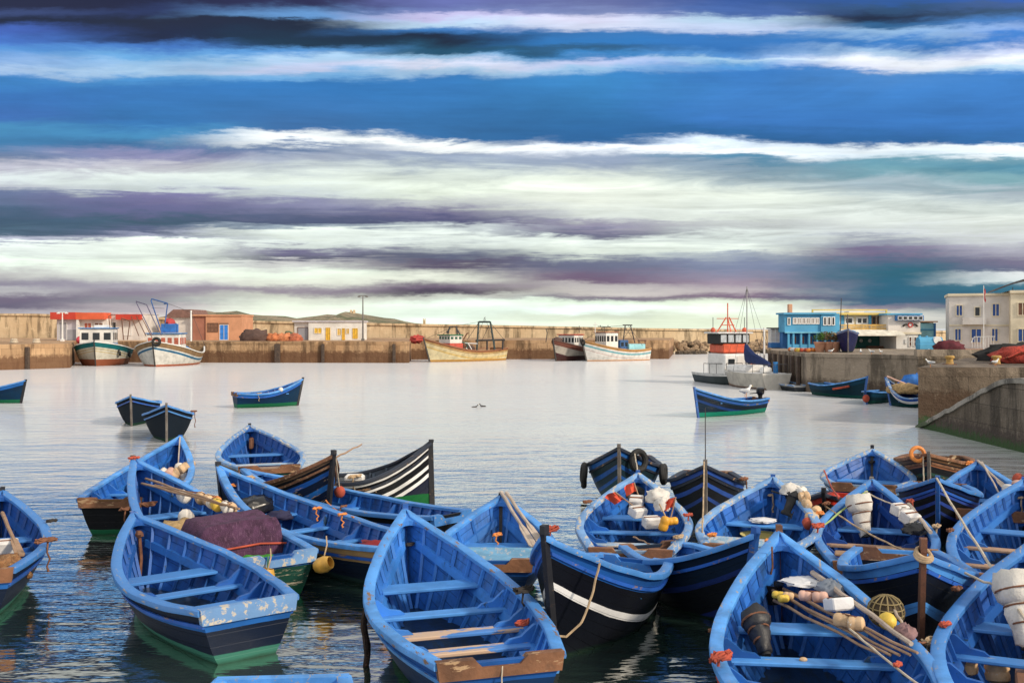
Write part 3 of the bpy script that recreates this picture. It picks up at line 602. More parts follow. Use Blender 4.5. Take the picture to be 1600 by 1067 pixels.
# ------------------------------------------------------------------ quays, breakwater, hills
QZ=2.6
OCH=concrete('quay_ochre',(.46,.27,.14),(.58,.38,.22),dark=(.10,.04,.018),tide=1.25,scale=.25)  # warm sun glow is painted into this ochre and the sand below
SAND=concrete('breakwater_sand',(.58,.42,.25),(.70,.54,.35),tide=0,scale=.12,blocks=False)
GREY=concrete('quay_grey',(.12,.088,.062),(.25,.20,.15),dark=(.06,.03,.015),tide=1.35,scale=.5,blocks=True,green=(.55,(.02,.07,.02)))
TAN=concrete('quay_tan',(.24,.19,.14),(.36,.29,.22),dark=(.06,.04,.03),tide=.7,scale=.4,blocks=False)
def extr(poly,z0,z1,name,mats,label=None,cat=None,kind=None,parent=None):
    m=MB(); m.prism(poly,z0,z1); o=m.build(name,mats,parent,smooth=False,kind=kind)
    if label: tag(o,label,cat)
    return o
def quay(name,label,poly,z0,z1,mat,lip=.25,pr=.06):
    """quay body with a slightly proud kerb along its edge"""
    o=extr(poly,z0,z1-lip,name,mat,label,'quay')
    c=Vector((sum(p[0] for p in poly)/len(poly),sum(p[1] for p in poly)/len(poly)))
    p2=[]
    for p in poly:
        d=(Vector(p)-c).normalized(); p2.append(tuple(Vector(p)+d*pr))
    extr(p2,z1-lip,z1,'quay_deck',mat,parent=o); return o
edge=[(-90,92),(-52,104),(-47.3,109.6),(-54.3,127.4),(-36,126.2),(-12.6,125.2),(-13.6,138.6),(4,140),(21.6,141)]
quay('far_quay','long ochre quay wall beneath the trawlers across the harbour',edge+[(27,171),(-110,171)],-2,QZ,OCH)
# breakwater wall, its top falling towards its right end
m=MB(); pr=[(-130,172,6.9),(-80,172,6.65),(-50,172,5.75),(-42,172,5.45),(-16,172,4.95),(0,174,4.7),(22,178,4.25),(48,186,3.9),(75,196,3.7),(96,205,3.7)]
rings=[[Vector((x,y,-2)),Vector((x,y,z-.35)),Vector((x,y-.25,z-.35)),Vector((x,y-.25,z)),Vector((x,y+3,z)),Vector((x,y+3,-2))] for x,y,z in pr]
m.loft(rings); tag(m.build('breakwater_wall',SAND,smooth=False),'long sandy breakwater wall along the horizon behind the harbour','wall')
# armour rocks along the breakwater foot, uncountable
rk=random.Random(3); m=MB()
for i in range(420):
    u=rk.random(); x=23+u*66; yb=171+u*26; v=rk.random()
    z=1.9*(1-v)-.1; s_=rk.uniform(.35,.85)
    m.ball((x,yb-1-v*7,z),(s_*rk.uniform(.8,1.4),s_,s_*rk.uniform(.6,.9)),6,4,lump=.55,ls=1.7,seed=i,M=Matrix.Rotation(rk.uniform(0,6),3,'Z'))
o=m.build('armour_rock',concrete('armour_stone',(.26,.17,.10),(.42,.30,.19),tide=.5,scale=.9,blocks=False),smooth=False,kind='stuff'); o['label']='brown armour rocks piled at the breakwater foot'; o['category']='rocks'
# distant island hills
def hills(name,pts,Y,depth,mat):
    m=MB(); n=len(pts); rows=7; vs=[]; fs=[]
    for i,(px,py) in enumerate(pts):
        p=Q(px,py,Y)
        for j in range(rows):
            u=j/(rows-1); z=p.z*math.sin(math.pi*(.08+.84*u))*(1+.18*mnoise.noise(Vector((i*.9,j*1.7,Y*.01))))
            vs.append((p.x*(1+.1*u),Y-depth/2+depth*u,max(z,0)-.5 if j not in(0,rows-1) else -1))
    for i in range(n-1):
        for j in range(rows-1):
            a=i*rows+j; fs.append((a,a+rows,a+rows+1,a+1))
    m.add(vs,fs); return m.build(name,mat,kind='structure')
def hillmat():
    N=NT('scrub_hill'); w=worldpos(N); n=noisen(N,w,.035,6,.7); n2=noisen(N,w,.2,5,.7)
    c=mixc(N,sstep(N,n,.4,.62),(.36,.28,.19),(.13,.14,.075)); c=mixc(N,mathn(N,'MULTIPLY',sstep(N,n2,.5,.65),.7),c,(.07,.075,.045))
    N.l(c,N.b.inputs['Base Color']); N.b.inputs['Roughness'].default_value=1; bumpn(N,n2,.9,3.0); return N.mat
HM=hillmat(); hp=[]
rr=random.Random(5)
hp=[(800+(a-800)/1.05,b+rr.uniform(-.7,.7)) for a,b in ((240,499),(262,494),(280,489),(300,486.5),(318,485),(335,485.5),(352,486.5),(370,488),(390,488.5),(410,490),(428,492),(446,495),(464,497.5),(485,500),(510,503))]
hills('hill',hp,620,160,HM)
hp=[(420,505),(440,501),(460,498),(480,496),(495,494),(510,493),(525,491),(540,489.5),(552,488),(565,490),(580,492),(595,493),(610,496),(625,498.5),(640,501),(655,503),(670,504.5),(690,507),(710,511)]
hp=[(x,y+rr.uniform(-.5,.5)) for x,y in hp]
hills('hill',hp,760,220,HM)
def ruin(px,py0,py1,Y,w,label):
    b=Q(px,py0,Y); t=Q(px,py1,Y); r=thing('ruined_tower',label,'tower',(b.x,Y,b.z-3)); h=t.z-b.z+3
    a=MB(); a.rbox((0,0,h*.42),(w,w,h*.84),.2); a.build('tower_wall',SAND,r,smooth=False)
    for k in(-1,1): MB().rbox((k*w*.33,0,h*.92),(w*.3,w,h*.2),.1).build('parapet',SAND,r,smooth=False)
ruin(551,489,484.5,755,3.6,'tiny ruined fort on the crest of the far island')
ruin(663,504,498,760,1.8,'thin ruined tower at the low end of the far island')
# right-hand quays
quay('mid_quay','long tan quay on the right carrying the blue harbour buildings',[(20.0,79),(19.75,68.6),(25.6,64.5),(70,60),(120,62),(120,130),(60,112),(25.6,100)],-2,QZ-.02,TAN)
PIL=wood('dark_timber',(.10,.065,.045),(.05,.035,.03))
for i in range(6):
    y=70.2+i*1.55
    m=MB(); m.rbox((0,0,1.0),(.22,.34,2.7),.03); o=m.build('timber_fender',PIL,loc=(19.62,y,0),smooth=False)
    tag(o,'dark vertical timber fender on the shaded side of the mid quay','fender','timber fenders on the mid quay')
for px in(44,432,436,505,616):
    y=124.5 if px>300 else 106; b=Q(px,570,y)
    # find wall depth along the edge
    for (x0,y0),(x1,y1) in ((edge[0],edge[1]),(edge[1],edge[2]),(edge[3],edge[4]),(edge[4],edge[5])):
        k=(px-800)/F; den=(x1-x0)-k*(y1-y0)
        if abs(den)>1e-6:
            u=(k*y0-x0)/den
            if 0<=u<=1: b=Vector((x0+u*(x1-x0),y0+u*(y1-y0),0)); break
    m=MB(); m.rbox((0,0,1.05),(.35,.4,2.5),.04); o=m.build('timber_fender',PIL,loc=(b.x,b.y-.16,0),smooth=False)
    tag(o,'dark upright timber fender on the long ochre quay wall','fender','timber fenders on the far quay')
quay('near_quay','weathered concrete quay at right with nets and bollards on top',[(17.85,45),(70,45),(70,59),(26.2,59)],-2,QZ-.04,GREY,lip=.3,pr=.04)
# sloping slipway block in front of it
pf=[(45.0-.002,-.5),(44.4,.05),(42.6,.6),(40.2,1.35),(38.2,2.0),(36.6,2.45),(35.6,2.56),(20,2.56),(20,-2),(45.0-.002,-2)]
m=MB(); m.prism(pf,17.6,24.5,'x')
o=m.build('slipway_ramp',concrete('slip_concrete',(.13,.105,.08),(.27,.225,.18),dark=(.05,.035,.03),tide=.5,scale=.6,blocks=True,green=(.42,(.03,.085,.02))),smooth=False)
tag(o,'sloping concrete slipway block with green weed at its foot','slipway')
kp=[]; q_=pf[:7]+[(20,2.56)]
for (y0,z0_),(y1,z1_) in zip(q_,q_[1:]):
    n_=max(2,int(abs(y1-y0)/.35))
    for i in range(n_): kp.append((y0+(y1-y0)*i/n_,z0_+(z1_-z0_)*i/n_+.07*(mnoise.noise(Vector((i*1.3,y0,2)))-.1)))
kp.append(q_[-1])
m=MB(); rings=[[Vector((17.5-.05*abs(mnoise.noise(Vector((y*2.1,0,5)))),y,z+.02)),Vector((18.0,y,z+.02)),Vector((18.0,y,z-.16)),Vector((17.5,y,z-.16))] for y,z in kp]
m.loft(rings); m.build('kerb',concrete('kerb_concrete',(.30,.28,.25),(.42,.39,.35),tide=0,scale=1.1,blocks=False,green=(.55,(.05,.09,.03))),o,smooth=False)
# low back wall behind the near quay
wl=extr([(25,63.2),(60,60.8),(60,61.2),(25,63.7)],QZ-.05,QZ+.35,'low_wall',TAN,'low concrete kerb wall behind the near quay','wall')

# ------------------------------------------------------------------ buildings
def cream(k): return paint('wall_'+k,{'white':(.72,.70,.66),'cream':(.70,.62,.46),'blue':lin((84,160,200)),'deep_blue':lin((52,110,170)),'teal':lin((60,120,116)),'orange':(.60,.30,.17),'brick':(.36,.15,.10),
   'grey':(.30,.30,.33),'red':(.50,.05,.03),'redorange':(.66,.12,.05),'yellow':(.72,.55,.16),'cyan':lin((150,205,215)),'lavender':(.55,.53,.58),'pale':(.66,.62,.58)}[k],.8,.12,None,.6,.7,bump=.2,grime=.3)
GLASS=paint('dark_glass',(.02,.025,.03),.12,.2,grime=0,bump=0); BGL=paint('blue_shutter',lin((34,78,150)),.5,.15)
YEL=paint('yellow_shutter',(.72,.45,.05),.6,.15); BRN=paint('brown_panel',(.20,.10,.06),.6,.2); REDP=paint('red_panel',(.45,.12,.07),.6,.2)
WHT=paint('white_trim',(.75,.74,.72),.6,.08)
def bldg(name,label,cat,pxl,pxr,Y,z0,rz=0.0):
    """empty at the middle of the front foot; local x along the front in metres, y away from the viewer"""
    xl,xr=(pxl-800)/F*Y,(pxr-800)/F*Y
    r=thing(name,label,cat,((xl+xr)/2,Y,z0),rz); r['pw']=Y/F; r['w']=xr-xl; r['pc']=(pxl+pxr)/2; r['z0']=z0; r['Y']=Y
    return r
def lx(r,px): return (px-r['pc'])*r['pw']
def lz(r,py): return H-(py-HY)*r['pw']-r['z0']
def blk(r,name,mat,p0,p1,y0=0.0,y1=4.0,parent=None,b=.0):
    """block whose front covers photo rectangle p0..p1"""
    x0,x1=lx(r,p0[0]),lx(r,p1[0]); z1,z0=lz(r,p0[1]),lz(r,p1[1])
    m=MB(); m.box(((x0+x1)/2,(y0+y1)/2,(z0+z1)/2),(x1-x0,y1-y0,z1-z0)); return m.build(name,mat,parent or r,smooth=False)
def win(r,p0,p1,frame=WHT,glass=GLASS,y=0.0,bars=(1,0),name='window',fw=.07):
    x0,x1=lx(r,p0[0]),lx(r,p1[0]); z1,z0=lz(r,p0[1]),lz(r,p1[1]); m=MB(); t=fw
    m.box(((x0+x1)/2,y-.03,z1-t/2),(x1-x0,.1,t)); m.box(((x0+x1)/2,y-.03,z0+t/2),(x1-x0,.1,t))
    for x in(x0+t/2,x1-t/2): m.box((x,y-.03,(z0+z1)/2),(t,.1,z1-z0-2*t))
    for i in range(1,bars[0]): m.box((x0+(x1-x0)*i/bars[0],y-.025,(z0+z1)/2),(t*.8,.08,z1-z0-2*t))
    for i in range(1,bars[1]): m.box(((x0+x1)/2,y-.022,z0+(z1-z0)*i/bars[1]),(x1-x0-2*t,.07,t*.7))
    w=m.build(name,frame,r,smooth=False); g=MB(); g.box(((x0+x1)/2,y-.004,(z0+z1)/2),(x1-x0-t,.03,z1-z0-t)); g.build('pane',glass,w,smooth=False); return w
b0=QZ
# left: red-roofed white building
r=bldg('harbour_shed','white harbour building with broad red fascia at far left','building',84,166,137,b0)
blk(r,'wall',cream('lavender'),(89,498),(121,532),0,7); blk(r,'wall',cream('white'),(121,498),(166,532),.3,7)
blk(r,'roof_fascia',cream('red'),(82,488),(121,499),-.7,7.2); blk(r,'roof_fascia',cream('redorange'),(121,488.5),(165,499),-.6,7.2)
blk(r,'plinth',cream('grey'),(97,515),(121,531.6),-.05,0)
win(r,(92,503),(105,531),WHT,cream('grey'),0,(2,0),'door'); blk(r,'porch_column',WHT,(121.5,499),(125,531.6),-.5,-.1)
win(r,(130,504),(142,516),WHT,REDP,.3,(2,0)); win(r,(146,504),(160,516),WHT,BRN,.3,(2,0)); win(r,(131,518),(140,531),WHT,cream('pale'),.3,(1,0),'door')
r=bldg('harbour_shed','grey and white shed with a red awning behind the first trawler','building',168,224,139,b0)
blk(r,'wall',cream('pale'),(168,491),(224,532),0,6); blk(r,'awning',cream('red'),(185,491.5),(222,499.5),-1.0,0); win(r,(193,501),(206,524),WHT,cream('white'),0,(1,0),'door'); blk(r,'roof',cream('lavender'),(167,489),(225,491),-.2,6.2)
win(r,(171,503),(182,513),WHT,GLASS,0,(2,0))
r=bldg('harbour_shed','grey shed with pitched brown roof behind the second trawler','building',262,302,141,b0)
blk(r,'wall',cream('pale'),(262,496),(302,532),0,6); m=MB(); w_=r['w']/2+.4; zt=lz(r,496); m.prism([(-w_,zt+.003),(w_,zt+.003),(w_*.75,zt+1.1),(-w_*.4,zt+1.1)],-.4,6.4,'y'); m.build('roof',paint('brown_roof',(.20,.11,.09),.8),r,smooth=False); win(r,(271,504),(277,512),WHT,GLASS,0)
r=bldg('harbour_store','orange plastered store with a bright blue double door','building',303,378,140,b0)
blk(r,'wall',cream('brick'),(300,494),(321.5,532),.2,6); blk(r,'wall',cream('orange'),(321.5,493.5),(378,532),0,6); blk(r,'roof_edge',cream('orange'),(299,491.5),(379,493.8),-.15,6.1)
win(r,(324,504.5),(341,519),BRN,BRN,0,(3,2)); d=win(r,(343,507),(357,531.5),WHT,paint('bright_blue_door',lin((50,130,220)),.5),0,(2,0),'door')
blk(r,'lintel',BRN,(343,504.6),(357,506.8),-.1,.1)
r=bldg('harbour_office','low white office with yellow doors and shutters on the far quay','building',460,566,140,b0)
blk(r,'wall',cream('pale'),(459,503),(482,532),.4,5); blk(r,'wall',cream('white'),(482,502.5),(565,532),0,5); blk(r,'roof',cream('lavender'),(457,501),(567,503),-.2,5.2)
win(r,(464,511),(481,532),BRN,cream('grey'),.4,(1,0),'door')
for a,c,t,u in((491,503,512,521),(509,516,512,531.5),(527,533,513,524),(534.5,539,513,531),(541,546,513,522),(551,559,513,529)):
    win(r,(a,t),(c,u),WHT if u<525 else YEL,YEL,0,(2,0),'door' if u>528 else 'window',.04)
# tall lamp posts
def lamp(px,py0,py1,Y,label,white=False):
    b=Q(px,py0,Y); t=Q(px,py1,Y); r=thing('lamp_post',label,'lamp post',(b.x,Y,QZ)); h=t.z-QZ
    mt=WHT if white else paint('lamp_steel',(.16,.15,.14),.6)
    m=MB(); m.tube([(0,0,0),(0,0,h*.5),(0,0,h)],[.13,.1,.06],8); m.build('pole',mt,r); MB().rbox((0,0,.15),(.4,.4,.3),.03).build('base',mt,r,smooth=False)
    MB().tube([(-.55,0,h-.02),(.55,0,h-.02)],.05,6).build('arm',mt,r)
    for k in(-1,1): MB().rbox((k*.5,0,h-.12),(.35,.25,.14),.03).build('lamp_head',mt,r,smooth=False)
lamp(567,532,462,132,'tall thin lamp post standing beside the white office'); lamp(97.5,530,488,126,'slim white pole in front of the red-roofed building',True)

# right: blue restaurant
r=bldg('blue_house','two-storey blue house with rows of white-framed windows','house',1226,1311,84,b0)
WB=cream('blue'); WD=cream('deep_blue')
blk(r,'wall',WB,(1226,491),(1282,519),0,2); blk(r,'wall',WB,(1282,490),(1311,519.5),-.15,2); blk(r,'wall',cream('deep_blue'),(1228,519),(1310,545.5),1.0,2)
blk(r,'roof_edge',cream('blue'),(1223,488.5),(1305,491.2),-.3,2.2); blk(r,'sill_band',paint('pale_sill',lin((120,190,215)),.7),(1226,518.5),(1311,520.5),-.2,.02)
win(r,(1230,496),(1235,508),WHT,GLASS,0,(1,0))
for i in range(6): win(r,(1238.5+i*7.0,496.2),(1245.0+i*7.0,506.5),WHT,BRN,0,(2,0),fw=.08)
for a in(1285,1291.5,1298): win(r,(a,495),(a+5.5,508.5),WHT,GLASS,-.15,(1,0))
for a in(1232,1239.5,1251.5,1264,1276.5,1289,1300): blk(r,'veranda_post',WB,(a-1.3,520.5),(a+1.3,545),-.12,.12)
blk(r,'veranda_wall',WB,(1232,538),(1300,545.2),-.05,.05)
for a in(1241.5,1254,1266.5): win(r,(a,525),(a+8.5,538),WB,REDP,1.0,(1,0),fw=.05)
m=MB(); m.rbox((lx(r,1244.5),2,lz(r,481.5)),(.30,.5,.75),.03); c=m.build('chimney',cream('orange'),r,smooth=False)
r=bldg('terrace_cafe','cafe with yellow terrace railing, white awning and teal open front','cafe',1305,1396,84.5,b0)
blk(r,'wall',cream('cream'),(1312,492),(1396,516),1.2,5); blk(r,'wall',cream('teal'),(1316,524),(1396,546),2.6,5); blk(r,'roof',cream('yellow'),(1302,488.5),(1396,491.8),.6,5.2); blk(r,'parapet',cream('yellow'),(1283,482.5),(1404,484.2),2.5,2.7)
blk(r,'parapet_post',cream('yellow'),(1283,484.2),(1285,490),2.5,2.7); blk(r,'parapet_post',cream('yellow'),(1402,484.2),(1404,490),2.5,2.7)
blk(r,'water_tank',WHT,(1334,486),(1358,488.4),1.2,2.4)
blk(r,'terrace_floor',cream('pale'),(1306,516),(1396,518.5),-.6,5)
for a,c,bb in((1309.5,1320,1),(1326.5,1341,1),(1345,1364,2)): win(r,(a,495),(c,507),WHT,GLASS,1.2,(bb,0),fw=.13)
for a in(1370,1378): win(r,(a,494),(a+6,507),BRN,GLASS,1.2,(1,0))
blk(r,'corner_post',WB,(1364.5,492),(1368.5,516),1.05,1.25); blk(r,'corner_post',WB,(1320.5,492),(1325.5,516),1.1,1.25)
m=MB(); x0,x1=lx(r,1306),lx(r,1392); zt,zb=lz(r,507.5),lz(r,515.8)
for z in(zt,zb+.1): m.box(((x0+x1)/2,-.5,z),(x1-x0,.06,.06))
for i in range(42): m.box((x0+(x1-x0)*i/41,-.5,(zt+zb)/2),(.045,.04,zt-zb))
m.build('terrace_railing',paint('railing_yellow',(.70,.42,.08),.6),r,smooth=False)
m=MB(); za,zc=lz(r,515.9),lz(r,524.5); m.prism([(-.7,za+.05),(-.7,za-.03),(-2.0,zc),(-2.0,zc+.1)],lx(r,1308),lx(r,1400),'x'); m.build('awning',paint('awning_white',(.74,.70,.60),.8,grime=.25),r,smooth=False)
for a in(1309,1397): blk(r,'front_post',cream('deep_blue'),(a-2.2,524.6),(a+2.2,546),-.35,-.05)
for a in(1345,1362,1376): m=MB(); m.ball((lx(r,a),2.55,lz(r,533)),(.16,.06,.16),10,6); m.build('wall_lamp',WHT,r)
blk(r,'counter',paint('green_counter',lin((40,130,70)),.7),(1340,528),(1346,545.8),1.2,1.6); blk(r,'bench',BRN,(1366,541),(1390,545.8),1.4,1.9)
r=bldg('emblem_house','white house with winged red emblem and blue roof room','house',1394,1441,83.5,b0)
blk(r,'wall',cream('white'),(1399,522),(1433,546),-.2,5); blk(r,'wall',cream('pale'),(1388,492),(1438,519),0,5); blk(r,'ledge',cream('cream'),(1396,519),(1437,522),-.35,4.9)
blk(r,'roof',WB,(1384,489.5),(1440,492),-.2,5.2); rm=blk(r,'roof_room',cream('deep_blue'),(1398,493),(1441,501),-.35,0)
for i in range(5): win(r,(1400+i*8,494),(1407+i*8,500),WHT,GLASS,-.35,(1,0),fw=.04)
for a in(1418,1425.5): win(r,(a,526),(a+5,541.5),WHT,BRN,-.2,(1,2),'door',.05)
win(r,(1412,530),(1415,537),WHT,GLASS,-.2)
ex,ez=lx(r,1422),lz(r,507.5)
m=MB(); m.torus((ex,-.08,ez),.17,.055,(0,1,0),18,6); em=m.build('emblem',paint('emblem_red',(.55,.07,.06),.6),r)
m=MB(); m.prism([(ex+.12*math.cos(a),ez+.12*math.sin(a)) for a in [k*math.pi/8 for k in range(16)]],-.07,-.03,'y'); m.build('disc',WHT,em,smooth=False)
for k in(-1,1):
    m=MB(); m.tube([(ex+k*.22,-.07,ez-.06),(ex+k*.34,-.07,ez+.05),(ex+k*.46,-.07,ez+.02),(ex+k*.56,-.07,ez-.06),(ex+k*.64,-.07,ez-.12)],[.03,.05,.06,.05,.02],6)
    m.tube([(ex+k*.40,-.07,ez),(ex+k*.52,-.07,ez-.10),(ex+k*.58,-.07,ez-.17)],[.03,.035,.015],6); m.build('wing',paint('emblem_black',(.02,.018,.015),.6),em)
r=bldg('cyan_annex','pale cyan annex behind the blue tank at the end of the row','house',1438,1470,86,b0)
blk(r,'wall',cream('cyan'),(1438,505),(1462,546),0,4); blk(r,'wall',cream('cream'),(1440,503),(1470,521),1.5,4); blk(r,'roof',cream('orange'),(1438,501.6),(1464,503.5),-.2,4.2); m=MB(); m.tube([(lx(r,1460),-.1,0),(lx(r,1460),-.1,lz(r,505))],.09,8); m.build('drainpipe',WD,r); blk(r,'string_course',WB,(1438,514),(1459,516),-.06,0)
t=thing('fuel_tank','round blue fuel tank with white panel on the quay','tank',((1452-800)/F*80,80,b0))
m=MB(); m.tube([(-.9,0,.5),(.9,0,.5)],.48,16); m.build('tank_body',WB,t); MB().rbox((0,-.1,.22),(1.9,.9,.44),.04).build('tank_base',WB,t,smooth=False)
m=MB(); m.tube([(.45,-.1,.72),(.45,-.52,.72)],.30,16); m.build('end_panel',WHT,t)
for k in(-.75,-.2): m=MB(); m.ball((k,0,.98),(.12,.12,.1),8,5); m.build('tank_cap',WB,t)
# right-hand cream house
r=bldg('cream_house','two-storey cream house with blue shutters and a flagpole','house',1484,1576,82,b0,R(-20)); r.scale=(.94,1,1)
CW=cream('pale')
blk(r,'wall',CW,(1484,462),(1575,548),0,5); blk(r,'wall',cream('cream'),(1575,459),(1640,548),-1.0,5); blk(r,'cornice',cream('cream'),(1482,458.5),(1576,462.3),-.2,5.2); blk(r,'cornice',cream('cream'),(1574,455),(1642,459.2),-1.2,5.2)
blk(r,'string_course',cream('cream'),(1484,507),(1575,509.5),-.08,0); blk(r,'balcony',CW,(1504,496),(1540,507),-.45,0)
for a,c,t,u in((1494,1505,476,494),(1549,1561,474,495),(1492,1503,513,533),(1548,1559,512.5,534)): win(r,(a,t),(c,u),cream('cream'),BGL,0,(2,1))
win(r,(1522.5,479),(1532,494.5),cream('cream'),GLASS,0,(1,0)); win(r,(1517,513),(1534,536),cream('cream'),BGL,0,(2,0),'door'); win(r,(1585,473),(1600,494),cream('cream'),BRN,-1.0,(2,0)); win(r,(1585,513),(1600,534),cream('cream'),BGL,-1.0,(2,0))
blk(r,'step',cream('orange'),(1505,545),(1553,549),-1.6,-.1)
m=MB()
for k in range(9):
    x=lx(r,1517+k*4.0); m.tube([(x,-1.55,.12),(x,-1.55,1.0-.02*abs(k-4))],.025,5)
m.tube([(lx(r,1515),-1.55,.5),(lx(r,1520),-1.55,.98),(lx(r,1551),-1.55,1.0)],.035,5); m.build('railing',WHT,r)
rings=[]
for k in range(9):
    u=k/8; x=lx(r,1552+u*80); z=lz(r,455.5)+1.05*math.sin(u*math.pi*.5); rings.append([Vector((x,-1.2,z)),Vector((x,5,z)),Vector((x,5,z+.12)),Vector((x,-1.2,z+.12))])
m=MB(); m.loft(rings); m.build('roof_canopy',paint('dark_canopy',(.06,.055,.06),.6),r,smooth=False)
for a in(1578,1600): blk(r,'canopy_post',paint('dark_canopy',(.06,.055,.06),.6),(a,450-(a-1578)*.25),(a+1,455.2),-.9,-.8)
f=thing('flagpole','slim flagpole flying a drooping red flag before the cream house','flagpole',((1537-800)/F*80,80,b0))
m=MB(); h=H-(446-HY)*80/F-b0; m.tube([(0,0,0),(0,0,h)],[.04,.025],7); m.build('pole',WHT,f)
rings=[]
for k in range(7):
    u=k/6; rings.append([Vector((.03+.16*u*(.7+.2*math.sin(j*2)),.05*math.sin(u*6+j),h-.1-j*.19-.5*u*.6)) for j in range(6)])
m=MB(); m.loft(rings,closed=False); m.build('flag',paint('flag_red',(.45,.03,.04),.7,grime=0),f)
# ------------------------------------------------------------------ trawlers and other craft
STEEL=paint('dark_steel',(.05,.045,.045),.55,.2,(.2,.08,.04),.62); BSTEEL=paint('blue_steel',lin((50,90,150)),.55,.2); RUST=paint('rusty_steel',(.16,.07,.04),.7,.3)
TYRE=paint('tyre_rubber',(.018,.018,.018),.75,.2,grime=.2); DECK=wood('deck_boards',(.30,.22,.15),(.20,.14,.09))
class Craft(Boat): pass
def trawler(label,bow,stern,B,zb,zm,zs,hm,bul,name='trawler',tr=.7,deck=.45,capm=None,low=.3,cat='trawler',full=3.0):
    b=Craft(); d=stern-bow; d.z=0; L=d.length; f=(-d).normalized(); rz=math.atan2(f.y,f.x); mid=(bow+stern)/2; mid.z=0
    h=b.h=Hull(L,B,zb,zm,zs,tr=tr,zk=-.9,rake=.10*L,eb=.62,em=.24,full=full,low=low)
    b.M=Matrix.Translation(mid)@Matrix.Rotation(rz,4,'Z'); b.I=b.M.inverted()
    r=b.root=thing(name,label,cat,mat=b.M,group='trawlers along the far quay')
    h.shell(hm,r)
    m=MB(); vs=[]; n=16
    for i in range(n+1):
        t=.01+.975*i/n; z=h.zr(t)-deck; y=max(h.yin(t,z,.06)+.03,.01); a=h.pt(t,h.fz(t,z)); vs+=[(a.x,y,z),(a.x,-y,z)]
    m.add(vs,[(2*i,2*i+1,2*i+3,2*i+2) for i in range(n)]); m.build('deck',DECK,r)
    m=MB()
    for side in(1,-1):
        vs=[]
        for i in range(n+1):
            t=.01+.985*i/n; a=h.pt(t,.995,side,.07); c=h.pt(t,h.fz(t,h.zr(t)-deck),side,.07); vs+=[a,c]
        m.add(vs,[(2*i,2*i+1,2*i+3,2*i+2) for i in range(n)])
    m.build('bulwark',bul,r)
    for side in(1,-1): h.strip('rail',capm or WHT,r,side,0,1,((.06,-.05),(.06,.05),(-.10,.05),(-.10,-.05)))
    p=[h.pt(0,j/10,1) for j in range(11)]; poly=p[::-1]+[Vector((q.x,-q.y,q.z)) for q in p[1:]]
    z0=h.zr(0); uv=[(q.y,z0-q.z) for q in poly]; m=MB(); m.add(poly,[tuple(range(len(poly)))],0,uv); m.build('transom',hm,r,smooth=False)
    rings=[]
    for k in range(9):
        q=h.pt(1,k/8); rings.append([q+Vector((a,c,0)) for a,c in((-.08,.07),(-.08,-.07),(.12,-.05),(.12,.05))])
    q=h.pt(1,1); rings.append([q+Vector((a,c,.18)) for a,c in((-.08,.07),(-.08,-.07),(.12,-.05),(.12,.05))])
    MB().loft(rings).build('stem_post',STEEL,r,smooth=False)
    return b
def house(b,name,mat,t,y,sx,sy,h,z=None,wins=0,roof=None,side=0,band=None,wm=GLASS):
    """deck house: box with a row of windows along front and sides"""
    x=-b.h.L/2+b.h.L*t; z=b.h.zr(t)-.45 if z is None else z
    o=MB().rbox((x,y,z+h/2),(sx,sy,h),.04).build(name,mat,b.root,smooth=False)
    if band: MB().rbox((x,y,z+h*.2),(sx+.03,sy+.03,h*.38),.02).build('band',band,o,smooth=False)
    if roof: MB().rbox((x+.05,y,z+h+.06),(sx+.35,sy+.3,.12),.03).build('roof',roof,o,smooth=False)
    for k in range(wins):
        w=sy/wins*.62; c=y-sy/2+sy*(k+.5)/wins
        MB().rbox((x+sx/2+.012,c,z+h*.68),(.05,w,h*.3),.01).build('window',wm,o,smooth=False)
    for k in range(side):
        w=sx/max(side,1)*.6; c=x-sx/2+sx*(k+.5)/side
        for sg in(1,-1): MB().rbox((c,y+sg*(sy/2+.012),z+h*.68),(w,.05,h*.3),.01).build('window',wm,o,smooth=False)
    return o
def gear(b,name,mat,segs,Y,r=.05,parent=None):
    m=MB()
    for sgm in segs: m.tube([b.I@Q(p[0],p[1],p[2] if len(p)>2 else Y) for p in sgm],r,5)
    return m.build(name,mat,parent or b.root)
def tyre(b,p,axis,R_=.24,r=.09,name='tyre'):
    return MB().torus(p,R_,r,axis,18,8).build(name,TYRE,b.root if hasattr(b,'root') else b)
hT1=hullmat('trawler_teal_white',[(0,lin((30,110,116))),(.55,(.62,.60,.50)),(.75,(.50,.38,.15)),(.82,(.66,.64,.56)),(1.0,(.55,.42,.2)),(1.08,(.66,.63,.55))],(.28,.09,.05),zb=.75,thr=.62,wear=(.24,.12,.08))
hT2=hullmat('trawler_white_blue',[(0,(.30,.19,.10)),(.55,(.72,.72,.70)),(.68,lin((44,110,150))),(.9,(.74,.72,.68))],(.45,.13,.07),zb=.22,thr=.70,wear=(.45,.36,.28))
hT3=hullmat('trawler_yellow',[(0,(.34,.15,.07)),(.28,(.62,.44,.18)),(.38,(.36,.19,.09)),(.46,(.72,.60,.36)),(.9,(.70,.50,.2)),(1.1,(.76,.66,.42))],(.52,.28,.08),zb=.28,thr=.60,wear=(.45,.25,.1))
hT4=hullmat('trawler_brown_white',[(0,(.16,.06,.045)),(.6,(.42,.38,.34)),(1.6,(.06,.02,.025))],(.05,.02,.02),zb=.65,thr=.62,wear=(.3,.22,.16))
hT5=hullmat('trawler_white_stripes',[(0,(.50,.26,.09)),(.28,(.72,.70,.68)),(.5,lin((100,170,185))),(.68,(.76,.74,.72)),(1.1,(.5,.2,.2)),(1.14,(.76,.74,.72))],(.6,.30,.14),zb=.15,thr=.70,wear=(.55,.4,.3))
